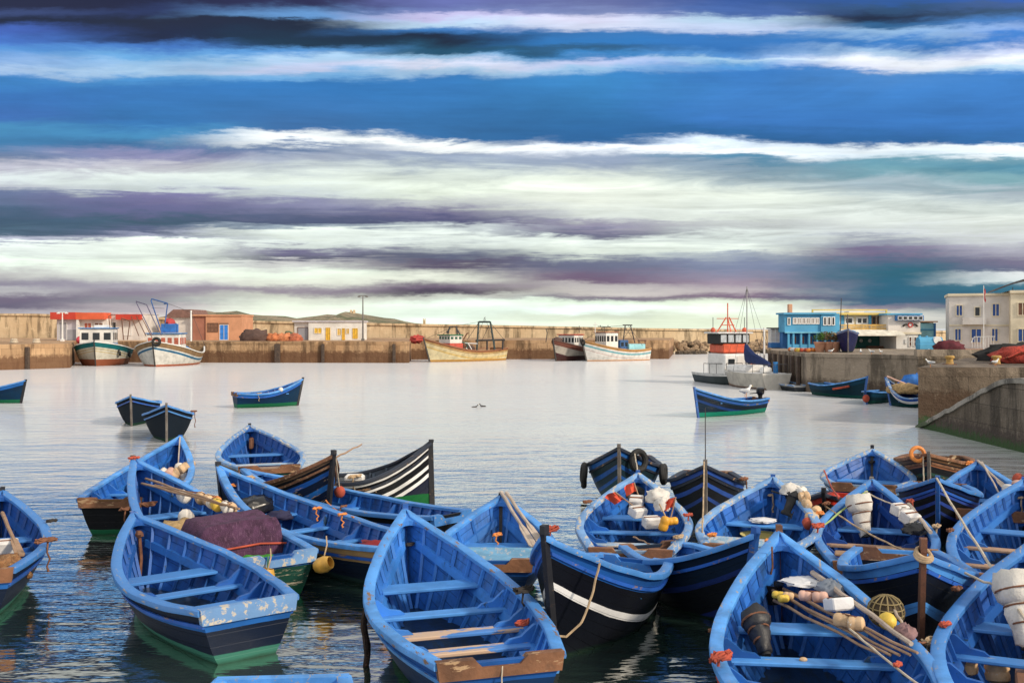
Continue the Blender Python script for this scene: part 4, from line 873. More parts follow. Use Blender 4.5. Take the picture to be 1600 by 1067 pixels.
t=trawler('teal and white trawler with white wheelhouse, nose towards the viewer at far left',Q(147,533,114),Q(177,533,125.5),6.0,2.75,1.75,1.7,hT1,cream('teal'),full=4.0)
house(t,'wheelhouse',cream('white'),.58,-.4,3.2,3.6,2.7,None,3,paint('roof_blue',lin((70,130,190)),.6),3,paint('band_blue',lin((50,110,180)),.6))
house(t,'aft_shelter',cream('teal'),.36,0,1.6,1.9,1.3); house(t,'rail_box',WHT,.62,0,1.6,1.4,.55,4.05,0,None,0)
gear(t,'mast',RUST,[[(172,519),(170,494),(174,492)],[(193,531),(190,497)],[(199,531),(203,502)],[(190,497),(203,502)]],120,.06)
for p in(.8,.55): tyre(t,t.h.pt(p,.75,1)+Vector((0,.1,0)),(0,1,.2),.3,.11)
m=MB(); m.ball((t.h.L*.30,0,2.2),(.5,.5,.35),10,6,lump=.4); m.build('net_heap',paint('red_net',(.45,.06,.05),.9),t.root)
t=trawler('white trawler with blue stripe and brown bulwark beside the teal trawler',Q(238,537,112),Q(290,548,125),6.5,2.85,1.4,2.0,hT2,paint('brown_bulwark',(.28,.17,.09),.7),low=.34,full=4.0)
wh=house(t,'wheelhouse',cream('white'),.52,-.3,2.6,3.7,2.5,None,5,paint('roof_blue',lin((70,130,190)),.6),3,paint('band_blue',lin((50,110,180)),.6),REDP)
house(t,'flying_bridge',paint('band_blue',lin((50,110,180)),.6),.50,0,1.4,1.6,1.0,3.75,0,None,0)
m=MB(); x=-t.h.L/2+t.h.L*.5; m.ball((x,0,4.95),(.7,.65,.45),10,6,lump=.3); m.build('red_cover',paint('red_cover',(.42,.05,.05),.8),t.root)
gear(t,'mast',WHT,[[(298.5,533),(298.5,485)]],117,.10)
gear(t,'derrick',BSTEEL,[[(255,526),(236,470),(237,467)],[(237,467),(262,474)],[(262,474),(257,512)],[(256,475),(262,474),(262,478)]],117,.07)
gear(t,'derrick',paint('violet_steel',(.10,.09,.16),.6),[[(238,524),(213,473),(213,470)],[(213,471),(229,476)],[(229,476),(240,500),(252,524)]],115,.055)
gear(t,'stay',STEEL,[[(298.5,486),(320,540)],[(298.5,488),(262,474)],[(237,481),(257,482)]],117,.02)
gear(t,'boom',RUST,[[(205,494),(217,525)],[(213,494),(228,525)],[(222,497),(238,528)]],116,.05)
for k,(tt,yy,c) in enumerate(((.40,.5,paint('orange_net',(.62,.16,.05),.9)),(.36,-.6,paint('orange_net',(.62,.16,.05),.9)))):
    m=MB(); m.ball((-t.h.L/2+t.h.L*(tt+.12),yy,1.7),(.7,.6,.5),10,6,lump=.45,seed=k); m.build('orange_net',c,t.root)
m=MB(); m.tube([(-t.h.L*.20,-.7,1.1),(-t.h.L*.20,-.7,2.3)],.55,14); m.build('blue_drum',paint('drum_blue',lin((40,120,185)),.5),t.root)
m=MB(); m.ball((-t.h.L*.20,-.7,2.65),(.5,.5,.45),10,6,lump=.3); m.build('black_bundle',TYRE,t.root)
m=MB(); m.ball((-t.h.L*.34,.3,1.7),(.9,.8,.45),12,6,lump=.5,ls=4); m.build('blue_net',paint('net_blue',lin((50,120,180)),.9),t.root)
tyre(t,t.h.pt(.98,.97,1)+Vector((.25,0,.1)),(1,0,0),.38,.16); tyre(t,t.h.pt(.28,.85,-1)+Vector((0,-.12,0)),(0,1,.2),.26,.11)
t=trawler('yellow trawler with green and red wheelhouse and a tall stern gantry',Q(662,530,127.5),Q(780,546,137),4.8,2.95,1.35,1.65,hT3,paint('brown_bulwark',(.28,.17,.09),.7),capm=paint('rail_brown',(.30,.13,.07),.7),low=.42)
house(t,'wheelhouse',paint('house_red',(.50,.08,.05),.6),.66,0,2.3,2.2,1.1,None,0)
house(t,'wheelhouse_top',cream('pale'),.66,0,2.1,2.1,1.0,t.h.zr(.66)+.65,4,paint('roof_green',lin((40,110,75)),.6),3,None,paint('green_window',lin((24,80,60)),.3))
house(t,'engine_casing',paint('casing_green',(.03,.09,.06),.6),.52,0,.9,1.5,1.5)
gear(t,'forward_gantry',STEEL,[[(700,522),(703,510),(713,510),(716,532)],[(703,512),(698,520)],[(713,512),(722,528)]],131,.10)
gear(t,'stern_gantry',paint('gantry_dark',(.04,.06,.06),.6),[[(745,548),(748,503),(766,503),(773,546)],[(748,503),(766,503)]],133,.13)
gear(t,'stay',STEEL,[[(748,504),(730,531)],[(766,504),(788,531)],[(764,508),(754,530)],[(757,503),(758,495)]],133,.03)
gear(t,'canopy_frame',STEEL,[[(743,532),(789,531)],[(761,531),(761,547)],[(786,531),(785,546)],[(772,531),(772,546)]],134,.12)
gear(t,'winch_frame',WHT,[[(722,535),(730,546)],[(731,536),(737,546)],[(722,536),(746,537)]],131.5,.07)
gear(t,'davit',RUST,[[(718,545),(721,526),(724,524)],[(724,531),(729,522),(732,520)]],131,.09)
m=MB(); m.ball((-t.h.L*.05,.2,1.5),(1.2,.8,.5),12,6,lump=.5); m.build('net_heap',paint('brown_net',(.10,.06,.05),.95),t.root)
tyre(t,t.h.pt(.35,.9,-1)+Vector((0,-.1,0)),(0,1,.2),.22,.09)
o=tag(MB().ball((0,0,0),(.9,.7,.5),16,10,lump=.7,ls=4).build('net_heap',paint('red_net',(.45,.06,.05),.9),loc=Q(651,527,133.0)+Vector((0,0,-.3))),'red net heap on the quay edge beyond the yellow trawler bow','net heap','nets heaped on the far quay')
gear(t,'rigging_line',STEEL,[[(748,503),(709,510)],[(709,510),(668,528)],[(757,496),(745,530)],[(757,496),(772,531)],[(709,510),(690,524)]],132,.022)
gear(t,'net_winch',RUST,[[(722,541),(729,541)],[(725,545),(725,536)]],131,.16)
t=trawler('brown and white trawler with a red wheelhouse roof, partly behind another',Q(864,532,131),Q(925,545,140),3.6,2.75,1.6,1.5,hT4,paint('brown_bulwark2',(.16,.06,.045),.7),capm=paint('rail_dark',(.10,.05,.04),.7))
house(t,'wheelhouse',cream('white'),.56,0,2.4,2.4,2.0,None,5,paint('roof_red',(.52,.07,.04),.6),4); gear(t,'mast',STEEL,[[(905,520),(905,509)],[(901,513),(909,513)]],135,.05); gear(t,'mast',STEEL,[[(853,535),(855,520),(853,513)]],133,.06)
m=MB(); m.ball((t.h.L*.38,0,2.75),(.8,.6,.35),10,6,lump=.5); m.build('net_heap',paint('brown_net',(.10,.06,.05),.95),t.root)
t=trawler('white trawler with orange bow rail, black porthole tyres and lattice gantry',Q(909,535,131),Q(1008,545,137),3.6,2.7,1.4,1.6,hT5,paint('orange_bulwark',(.55,.26,.08),.7),capm=paint('rail_ochre',(.50,.28,.12),.7))
house(t,'wheelhouse',cream('white'),.62,0,2.0,2.3,2.4,None,5,paint('roof_rust',(.35,.14,.07),.6),3)
house(t,'blue_cabin',paint('cabin_blue',lin((50,90,140)),.6),.40,0,1.4,1.6,1.7,None,0,None,2); hs=house(t,'side_screen',cream('cyan'),.22,0,2.8,2.3,1.0,1.15)
for k in(-1,0,1): MB().torus((-t.h.L*.28+k*.8,-1.2,1.75),.2,.09,(0,1,0)).build('tyre',TYRE,t.root)
gear(t,'gantry',STEEL,[[(973,538),(977,508),(985,508),(992,536)],[(973,508),(988,508)],[(961,527),(961,518),(966,518)]],134,.08)
gear(t,'radar_arm',STEEL,[[(934,510),(954,511)],[(944,522),(944,511)],[(938,511),(938,508)],[(950,511),(950,508)]],133,.05); gear(t,'canopy_frame',RUST,[[(996,532),(1010,532)],[(998,532),(999,542)],[(1008,532),(1008,542)]],136,.08)
tyre(t,t.h.pt(.52,.8,-1)+Vector((0,-.12,0)),(0,1,.2),.36,.14); tyre(t,t.h.pt(.985,.93,1)+Vector((.15,0,0)),(1,0,0),.3,.13)

gear(t,'rigging_line',STEEL,[[(981,508),(944,511)],[(944,511),(912,532)],[(981,508),(1004,540)],[(977,520),(990,520)],[(975,530),(991,530)],[(977,512),(988,528)],[(986,512),(975,528)]],134,.025)
gear(t,'mast',WHT,[[(930,520),(930,503)],[(926,507),(934,507)]],133,.05)
# rescue launch, white and orange
bw=P(1136,602,0); t=Craft(); d=Vector((.22,-1,0)).normalized(); rz=math.atan2(d.y,d.x)
Yr=76.0; c=Vector(((1137-800)/F*(Yr+3),Yr+3,0)); t.M=Matrix.Translation(c)@Matrix.Rotation(rz,4,'Z'); t.I=t.M.inverted()
r=t.root=thing('rescue_launch','white and orange rescue launch with black-framed wheelhouse and mast','rescue boat',mat=t.M)
h=t.h=Hull(7.5,3.2,.95,.78,.78,tr=.9,zk=-.5,rake=.5,eb=.6,em=.2,full=3.2)
h.shell(hullmat('launch_hull',[(0,(.70,.70,.70)),(.2,(.06,.075,.08))],(.03,.04,.045),zb=.15,thr=.8,wear=(.2,.2,.2)),r)
m=MB(); m.prism([tuple(h.rim(i/14,-.05)[:2]) for i in range(15)]+[(p.x,-p.y) for p in [h.rim(i/14,-.05) for i in range(14,-1,-1)]],.66,.72); m.build('deck',WHT,r)
ORG=paint('rescue_orange',(.62,.10,.04),.5); 
MB().rbox((.6,0,1.5),(3.2,2.5,1.66),.12).build('lower_cabin',WHT,r,smooth=False); MB().rbox((.1,0,2.72),(2.6,2.0,.68),.1).build('upper_cabin',ORG,r,smooth=False)
w=MB().rbox((.1,0,3.45),(2.3,2.5,.80),.06).build('wheelhouse',TYRE,r,smooth=False); MB().rbox((.1,0,3.9),(2.7,2.9,.12),.04).build('roof',WHT,w,smooth=False)
for k in range(4): MB().rbox((1.27,-.9+k*.6,3.47),(.05,.46,.58),.02).build('window',paint('pale_glass',(.48,.52,.55),.2,grime=0),w,smooth=False)
for k in(-1,1): MB().rbox((2.23,k*.7,1.75),(.05,.5,.42),.02).build('window',GLASS,r,smooth=False)
MB().rbox((2.22,0,1.7),(.06,.5,.9),.02).build('door',cream('pale'),r,smooth=False)
m=MB(); 
for y in(-.8,.8): m.tube([(-.2,y,3.95),(0,y*.15,5.1)],.05,6)
m.tube([(.6,0,3.95),(0,0,5.1)],.05,6); m.tube([(0,0,3.95),(0,0,6.2)],.05,6); m.tube([(0,-.55,4.5),(0,.55,4.5)],.035,6); m.tube([(0,-.9,5.0),(0,.9,5.0)],.03,6); m.build('mast',ORG,r)
for y in(-1.3,1.3): MB().tube([(.2,y,3.95),(.2,y,5.1)],.025,5).build('aerial',STEEL,r); MB().ball((.2,y,4.1),(.2,.2,.22),8,6).build('lamp',ORG,r)
m=MB()
for side in(1,-1):
    pts=[h.rim(.35+.6*i/8,-.1,.75,side) for i in range(9)]; m.tube(pts,.025,5)
    for p in pts[::2]: m.tube([p,p-Vector((0,0,.75))],.02,5)
m.build('rail',STEEL,r)
m=MB(); m.torus((2.25,1.0,1.4),.22,.06,(1,0,0)); m.build('life_ring',ORG,r)
# sailing boat with blue boom cover
t=Craft(); Yr=71.5; c=Vector(((1172-800)/F*(Yr+2.5),Yr+2.6,0)); d=Vector((.32,-1,0)).normalized(); t.M=Matrix.Translation(c)@Matrix.Rotation(math.atan2(-d.y,-d.x),4,'Z'); t.I=t.M.inverted()
r=t.root=thing('sailing_boat','white sailing boat with navy boom cover and thin tall mast','sailing boat',mat=t.M)
h=t.h=Hull(7.2,2.7,1.35,1.1,1.15,tr=.86,zk=-.4,rake=.8,eb=.6,em=.3,full=2.0); h.shell(hullmat('yacht_hull',[(0,(.62,.58,.52)),(1.0,(.40,.28,.2))],(.2,.12,.09),zb=.12,thr=.85,wear=(.4,.35,.3)),r)
p=[h.pt(0,j/10,1) for j in range(11)]; m=MB(); m.add(p[::-1]+[Vector((q.x,-q.y,q.z)) for q in p[1:]],[tuple(range(21))]); m.build('transom',paint('yacht_white',(.62,.58,.52),.4,.08),r,smooth=False)
m=MB(); m.prism([tuple(h.rim(i/14,-.02)[:2]) for i in range(15)]+[(q.x,-q.y) for q in [h.rim(i/14,-.02) for i in range(14,-1,-1)]],1.06,1.12); m.build('deck',WHT,r)
MB().rbox((.6,0,1.35),(2.6,1.7,.5),.12).build('cabin_top',WHT,r,smooth=False)
m=MB(); m.tube([(.4,0,1.1),(.4,0,7.3)],[.055,.035],7); m.build('mast',paint('mast_grey',(.30,.29,.29),.5),r)
NAVYC=paint('boom_cover_navy',lin((26,44,92)),.85,.2)
m=MB(); m.loft([[Vector((x,w*math.cos(a),z+hh*math.sin(a))) for a in [k*math.pi/4 for k in range(8)]] for x,w,z,hh in((.5,.20,2.5,.75),(.2,.26,2.35,.6),(-.6,.24,2.1,.4),(-1.6,.2,1.95,.28),(-2.6,.12,1.75,.16))]); m.build('boom_cover',NAVYC,r)
m=MB(); [m.tube([(.4,0,7.2),q],.012,4) for q in((3.55,0,1.35),(-3.5,.0,1.2),(.2,1.25,1.12),(.2,-1.25,1.12))]; m.build('stay',STEEL,r)
m=MB()
for y in(-.95,.95): m.tube([(-3.4,y,1.1),(-3.4,y,1.75),(-2.2,y*1.15,1.75),(-2.2,y*1.15,1.1)],.02,5)
m.tube([(-3.4,-.95,1.75),(-3.4,.95,1.75)],.02,5); m.build('stern_rail',STEEL,r)
MB().tube([(-2.6,-.5,1.1),(-2.6,-.5,1.9)],.17,10).build('blue_cask',paint('drum_blue',lin((40,120,185)),.5),r); MB().rbox((-2.8,.4,1.35),(.5,.7,.4),.08).build('cushion',WHT,r,smooth=False)
# second slim mast with furled sail beside it
t2=thing('furled_mast','pale slim mast with stays standing beside the mid quay','mast',((1194-800)/F*78.5,78.5,0))
m=MB(); m.tube([(0,0,.2),(0,0,4.3)],.08,8); m.build('pole',WHT,t2); m=MB(); [m.tube([(0,0,4.2),(x,-.2,.6)],.02,4) for x in(-1.0,.9)]; m.build('stay',STEEL,t2)
m=MB(); m.rbox((0,0,.25),(1.6,1.0,.6),.15); m.build('float_base',TYRE,t2,smooth=False)
# grey dinghy
b=boat('dinghy','small grey dinghy moored at the shaded face of the mid quay',P(1212,606,0)+Vector((0,0,.75)),P(1250,612,0)+Vector((0,0,.42)),1.3,.42,hullmat('dinghy_hull',[(0,(.35,.36,.38)),(.12,(.03,.035,.045))],(.02,.025,.03),zb=.03,thr=.8,wear=(.1,.1,.1)),3,2,((.4,3),),post=3,post_h=.04,group=None,simple=True,name='dinghy',hook=False)
MB().prism([(0.9,-.5),(.9,.5),(-1.0,.55),(-1.0,-.55)],.36,.40).build('cover',paint('dinghy_cover',(.22,.21,.20),.8),b.root,smooth=False)
# ------------------------------------------------------------------ cargo, gear and small things
CW_=paint('float_white',(.70,.66,.60),.6,.12,(.45,.30,.2),.64,6,(2,2,2)); CT_=paint('float_tan',(.62,.42,.24),.7,.2,(.75,.68,.58),.6,6,(2,2,2)); CO_=paint('float_orange',(.70,.24,.05),.6,.2,(.55,.42,.3),.66,6,(2,2,2))
CY_=paint('float_yellow',(.72,.50,.07),.55,.18,(.5,.4,.2),.66,6,(2,2,2)); CP_=paint('float_pink',(.62,.38,.30),.65,.2); CR_=paint('rope_red',(.42,.075,.04),.85,.3); CB_=paint('black_plastic',(.012,.012,.014),.28,.2,grime=0)
ROPE=paint('rope_tan',(.46,.33,.20),.9,.25,scale=9); ROPEB=paint('rope_brown',(.20,.085,.045),.9,.3,scale=9); ROPEP=paint('rope_pale',(.55,.47,.36),.9,.2,scale=9); ROPEK=paint('rope_dark',(.03,.025,.022),.9,.3)
SACK=paint('sack_white',(.66,.63,.58),.9,.12,(.35,.27,.2),.66,5,(2,2,2),bump=.5); CARTON=paint('carton_white',(.70,.68,.66),.75,.1,(.4,.3,.3),.62,7,(3,3,3)); CLOTH=paint('cloth_white',(.72,.72,.74),.8,.08,bump=.4)
POLE=wood('pole_wood',(.42,.27,.17),(.28,.17,.10)); POLEP=wood('pole_pale',(.55,.46,.38),(.40,.32,.26)); NETT=paint('net_tan',(.42,.28,.13),.95,.3,scale=8,bump=.9)
rnd=random.Random(11)
def orient(d):
    return Vector(d).normalized().to_track_quat('Z','Y').to_matrix()
def capsule(mb,p,d,l,r,mat=0,n=10):
    T=orient(d); rings=[]
    for z,q in((-.5,.35),(-.46,.72),(-.36,.96),(-.12,1.0),(-.04,.93),(.04,.93),(.12,1.0),(.36,.96),(.46,.72),(.5,.35)):
        rings.append([Vector(p)+T@Vector((r*q*math.cos(2*math.pi*k/n),r*q*math.sin(2*math.pi*k/n),z*l)) for k in range(n)])
    mb.loft(rings,mat)
def tied_floats(label,items,group=None,name='float_bundle',line=None):
    """items: (point, axis, length, radius, material); tied together, so one thing"""
    r=thing(name,label,'floats',items[0][0],group=group); o=Vector(items[0][0])
    for p,d,l,ra,m_ in items:
        m=MB(); capsule(m,Vector(p)-o,d,l,ra); m.build('float',m_,r)
    pts=[Vector(i[0])-o+Vector((0,0,i[3]*.9)) for i in items]
    if line: m=MB(); m.tube(pts,.012,5); m.build('line',line,r)
    return r
def sagrope(name,label,a,b,sag=.1,r=.014,mat=None,n=12,cat='rope',extra=()):
    a,b=Vector(a),Vector(b); pts=[]
    for i in range(n+1):
        t=i/n; p=a.lerp(b,t); p.z-=sag*4*t*(1-t); pts.append(p+Vector((rnd.uniform(-1,1),rnd.uniform(-1,1),rnd.uniform(-1,1)))*.006)
    for e in extra: pts.append(Vector(e))
    m=MB(); o0=a.copy(); m.tube([p-o0 for p in pts],r,6); o=m.build(name,mat or ROPEP,loc=o0); tag(o,label,cat); return o
def tangle(label,p,s=.14,mat=None,n=3,name='rope_tangle',cat='rope',drop=0.0,group=None):
    """loose knotted rope lying over a rail, with a tail hanging down"""
    m=MB()
    for k in range(n):
        pts=[]; ph=rnd.uniform(0,6)
        for i in range(22):
            a=i*.62+ph; pts.append(Vector((math.cos(a)*s*rnd.uniform(.5,1),math.sin(a*1.13)*s*rnd.uniform(.5,1),.03+s*.45*rnd.random())))
        m.tube(pts,.016,5)
    if drop:
        x=rnd.uniform(-.05,.05); m.tube([(x,0,.05),(x*1.5-.02,-.02,-drop*.3),(x+.025,.02,-drop*.55),(x-.01,-.01,-drop*.8),(x+.01,0,-drop)],[.017,.014,.016,.013,.022],6)
    o=m.build(name,mat or ROPEB,loc=p); return tag(o,label,cat,group)
def heap(name,label,cat,p,rad,mat,lump=.35,ls=3.0,nu=22,nv=14,rz=0.0,seed=0,flat=-.35):
    m=MB(); m.ball((0,0,0),rad,nu,nv,Matrix.Rotation(rz,3,'Z'),lump,ls,zmin=flat,seed=seed); o=m.build(name,mat,loc=p,ang=80); return tag(o,label,cat)
def oar(label,a,b,r=.026,mat=None,blade=True,name='oar',group=None,cat=None):
    a,b=Vector(a),Vector(b); t=thing(name,label,cat or name.replace('_',' '),a,group=group); d=b-a
    m=MB(); n=6; m.tube([d*(i/n)+Vector((0,0,.012*math.sin(i*2.1))) for i in range(n+1)],[r*(1-.25*i/n) for i in range(n+1)],7); m.build('shaft',mat or POLE,t)
    if blade:
        T=orient(d); m=MB(); m.loft([[d*.62+T@Vector((sx*w,sy*.012,z)) for sx,sy in((-1,-1),(1,-1),(1,1),(-1,1))] for z,w in((0,.03),(d.length*.08,.06),(d.length*.36,.075),(d.length*.385,.05))]); m.build('blade',mat or POLE,t,smooth=False)
    return t
def carton(label,p,s=(.3,.22,.2),rz=0.0,tilt=0.0,mat=None,name='carton',marks=False):
    T=Matrix.Rotation(rz,3,'Z')@Matrix.Rotation(tilt,3,'X'); t=thing(name,label,'box',p); MB().rbox((0,0,0),s,.02,M=T).build('box_body',mat or CARTON,t,smooth=False)
    m=MB(); m.box((0,0,s[2]/2+.004),(s[0]*.96,.03,.008),M=T) if False else m.box(T@Vector((0,0,s[2]/2+.003)),(s[0]*.97,.035,.01),M=T); m.build('strap',ROPEB,t,smooth=False)
    if marks:
        m=MB(); z=s[2]/2+.006
        for a,b in(((-.13,-.02),(.02,-.05)),((-.10,-.07),(-.06,.04)),((0,-.08),(.03,.05)),((.03,.05),(.08,.02)),((.08,.02),(.04,-.02)),((.05,-.02),(.11,-.07))): m.tube([T@Vector((a[0]*.68,a[1]*.68,z)),T@Vector((b[0]*.68,b[1]*.68,z))],.007,5)
        m.build('mark',ROPEK,t)
    return t
def outboard(label,p,axis,up,s=1.0,wrap=None,group=None):
    """outboard motor lying down: cowl, leg, propeller; or bundled in sacking tied with rope"""
    z=Vector(axis).normalized(); x=Vector(up).cross(z).normalized(); y=z.cross(x); T=Matrix((x,y,z)).transposed()
    M=Matrix.Translation(Vector(p))@T.to_4x4(); t=thing('outboard_motor',label,'outboard motor',mat=M,group=group)
    def ring(zz,a,b,o=0,n=12): return [Vector((a*s*(abs(math.cos(k*2*math.pi/n))**.7)*(1 if math.cos(k*2*math.pi/n)>=0 else -1),o*s+b*s*(abs(math.sin(k*2*math.pi/n))**.7)*(1 if math.sin(k*2*math.pi/n)>=0 else -1),zz*s)) for k in range(n)]
    if wrap:
        def lr(zz,a,b): return [v*(1+.16*mnoise.noise(v*9+Vector((p[0],0,0)))) if True else v for v in ring(zz,a,b,0,18)]
        m=MB(); m.loft([lr(-.30,.08,.08),lr(-.28,.18,.19),lr(-.12,.21,.23),lr(0,.19,.21),lr(.05,.155,.17)]); m.build('wrapped_cowl',wrap,t,ang=80)
        m=MB(); m.loft([lr(.05,.15,.16),lr(.14,.13,.17),lr(.30,.10,.12),lr(.42,.11,.10),lr(.46,.08,.08)]); m.build('wrapped_leg',wrap,t,ang=80)
        for zz,q in((.06,.165),(.24,.125),(-.1,.225)): MB().torus((0,0,zz*s),q*s*1.03,.012,(0,.1,1),18,6).build('tie_rope',ROPEB,t)
        MB().tube([(0,0,.46*s),(0,0,.50*s)],.075*s,12).build('open_end',TYRE,t)
    else:
        m=MB(); m.loft([ring(-.26,.10,.12),ring(-.24,.135,.17),ring(-.12,.15,.19),ring(.0,.145,.18),ring(.03,.12,.15)]); m.build('cowl',CB_,t,ang=50)
        m=MB(); m.loft([ring(.03,.10,.12),ring(.12,.075,.10,.01),ring(.34,.045,.085,.01),ring(.42,.045,.11,.02)]); m.build('leg',TYRE,t,ang=50)
        m=MB(); m.tube([(0,-.10*s,.42*s),(0,.14*s,.42*s)],.045*s,10); g=m.build('gearcase',TYRE,t)
        m=MB()
        for k in range(3):
            a=k*2.094; m.box((.06*s*math.cos(a),.15*s,.42*s+.06*s*math.sin(a)),(.09*s,.015*s,.05*s),M=Matrix.Rotation(a,3,'Y'))
        m.build('propeller',STEEL,g,smooth=False)
        m=MB(); m.tube([(0,-.1*s,-.02*s),(.02,-.30*s,0),(.02,-.48*s,.02*s)],.022*s,7); m.build('tiller',TYRE,t)
    return t
def hung_tyre(label,p,axis,R_=.2,r=.085,group='tyres hung as fenders'):
    o=MB().torus((0,0,0),R_,r,axis,20,9).build('tyre_fender',TYRE,loc=p); return tag(o,label,'tyre',group)
B_=BOATS
# --- centre boat
A=B_['A']
tangle('dark rope bundle on the right rail of the centre boat',A.at(.40,-.93,.86),.14,ROPEK,3,drop=.35)
tangle('orange rope scrap beside the dark bundle in the centre boat',A.at(.33,-.80,.55),.10,CR_,2)
oar('broken brown stick lying on the floor of the centre boat',A.at(.36,.25,.14),A.at(.27,-.2,.15),.02,POLE,False,'stick',cat='stick')
tangle('black knotted rope in the bow of the centre boat',A.at(.93,0,.95),.07,ROPEK,2)
m=MB(); m.loft([[Vector((x+.025*math.sin(z*9),y*w_+.03*math.sin(z*14+y*9),z)) for x,y in((-.03,-.1),(.0,-.12),(.03,-.09),(.04,.02),(.03,.09),(0,.11),(-.03,.1),(-.04,0))] for z,w_ in((-.72,.35),(-.68,.75),(-.55,.6),(-.45,.95),(-.3,.7),(-.18,1.05),(-.05,.8),(.04,1.0),(.06,.9))]); tag(m.build('hanging_mat',paint('old_mat',(.035,.02,.014),.95,.4,(.16,.07,.04),.6,5,(2,2,2),bump=.8),loc=A.at(.47,1.06,.70)),'black tattered mat hanging over the left side of the centre boat','mat')
sagrope('mooring_rope','thin pale line trailing down from the brown transom',A.at(-.006,0,.69),A.at(-.03,.06,.05),0,.009)
# --- left front boat
b=B_['B']
m=MB(); m.tube([(0,0,.0),(.02,.02,-.4),(0,0,-.8)],.03,6); m.ball((0,0,.0),(.07,.07,.06),8,6,lump=.4); tag(m.build('rope_hank',ROPEB,loc=b.at(.90,.05,.95)),'rusty rope hanging inside the bow of the empty left boat','rope')
oar('thin rusty bar on the stern floor of the empty left boat',b.at(.20,.25,.13),b.at(.12,-.30,.13),.015,RUST,False,'iron_bar',cat='bar')
m=MB(); vs=[]; n=8
for i in range(n): m.box((0,-.62+i*.155,0),(.85,.14,.02))
tag(m.build('stern_grating',paint('grey_boards',(.07,.12,.15),.7,.3,(.2,.22,.2),.6),loc=b.at(.13,0,.36),smooth=False),'grey slatted boards in the stern of the empty left boat','boards').rotation_euler=(0,0,math.atan2(b.M[1][0],b.M[0][0]))
# --- net boat
b=B_['C']; ang=math.atan2(b.M[1][0],b.M[0][0])
pn=paint('net_purple',(.075,.028,.068),.95,.35,(.16,.08,.14),.56,7,(6,6,.5),bump=.9); m=MB(); rings=[]
for k in range(15):
    u=k/14; x=-.52+1.04*u; ring=[]
    for j in range(19):
        v=-1+2*j/18; y=v*.80; top=1.02+.07*mnoise.noise(Vector((x*2,y*2,3)))-.10*abs(v)**6
        z=top if abs(v)<.86 else top-(abs(v)-.86)/.14*.62
        e=min(u,1-u)/.07; z=z if e>1 else z-(1-e)*.45
        ring.append(Vector((x+.02*mnoise.noise(Vector((y*14,z*2,1))),y,z+.025*mnoise.noise(Vector((x*11,y*11,0))))))
    rings.append(ring+[Vector((x,.80,.15)),Vector((x,-.80,.15))])
m.loft(rings); o=thing('net_pile','big squared heap of purple fishing net amidships','fishing net',b.at(.27,0,.02),ang); m.build('net_body',pn,o,ang=80)
m=MB(); m.tube([(-.54,-.81,.56),(-.55,-.3,.62),(-.56,.3,.60),(-.54,.82,.54)],.018,6); m.tube([(-.1,-.83,.5),(-.54,-.82,.56)],.018,6); m.build('binding_rope',CR_,o)
heap('green_net','bright green net spilling from under the purple heap','fishing net',b.at(.10,.05,.28),(.45,.72,.30),paint('net_green',(.04,.26,.02),.9,.35,(.1,.42,.05),.56,8,(2,2,2),bump=.8),.3,4,rz=ang)
heap('tan_net','tan coiled net lying ahead of the purple heap','fishing net',b.at(.50,.25,.42),(.55,.62,.36),NETT,.28,5,rz=ang)
heap('tan_net','straw-coloured net bunched under the middle seat of the net boat','fishing net',b.at(.43,.45,.2),(.3,.4,.25),NETT,.3,5,rz=ang,seed=4)
for i,(t0,y0,z0,t1,y1,z1) in enumerate(((.86,.15,1.15,.36,-.42,1.05),(.83,-.05,1.12,.40,-.55,1.0),(.88,.02,1.22,.34,-.30,1.1))):
    oar(('long brown pole laid along the net boat, lowest of three','brown pole beside the strung floats of the net boat, nearest its rail','brown pole on top of the floats of the net boat')[i],b.at(t0,y0,z0),b.at(t1,y1,z1),.024,POLE,False,'long_pole',group='poles in the net boat',cat='pole')
dx=(b.at(.6,0,0)-b.at(.5,0,0)); it=[]
for k,(t,y,c,l,r_) in enumerate(((.70,-.30,CW_,.42,.12),(.645,-.50,CT_,.34,.12),(.60,-.52,CT_,.30,.11),(.57,-.60,CO_,.2,.1),(.54,-.42,CW_,.2,.1),(.51,-.44,CY_,.32,.12),(.475,-.50,CW_,.26,.10),(.44,-.52,CT_,.26,.1),(.42,-.38,CW_,.2,.09))): it.append((b.at(t,y,.98),dx+Vector((.1,.15*k%.3,.05)),l,r_,c))
tied_floats('string of white, tan and yellow floats along the poles of the net boat',it,line=ROPEB)
m=MB(); m.ball((0,0,0),(.16,.14,.17),10,7,lump=.2); tag(m.build('white_jug',CW_,loc=b.at(.575,-.02,.72)),'white plastic jug lying by the tan net','jug')
tangle('rusty rope knots inside the bow of the net boat',b.at(.80,.2,.72),.18,ROPEB,4); tangle('red rope wound over the bow post of the net boat',b.at(.985,.02,1.52),.10,CR_,3,drop=.3); tangle('rusty rope on the left rail of the net boat',b.at(.66,.93,.86),.09,ROPEB,2,drop=.5)
def cut_float(label,p,axis,s=.125):
    T=orient(axis); t=thing('orange_fender',label,'fender',p,group='orange fenders on the net boat stern'); m=MB(); rings=[]
    for z,q in((-1.0,.25),(-.85,.7),(-.4,1.0),(.3,1.05),(.95,.8),(.95,.72),(.3,.95),(-.4,.9),(-.8,.6)): rings.append([T@Vector((s*q*math.cos(k*.5236),s*q*math.sin(k*.5236),s*z*1.25)) for k in range(12)])
    m.loft(rings); m.build('shell',paint('fender_amber',(.72,.40,.07),.45,.2,(.55,.45,.3),.64,6,(2,2,2)),t)
    MB().tube([(0,0,.05),(.05,.1,.3),(.02,.2,.42)],.012,5).build('lanyard',ROPE,t)
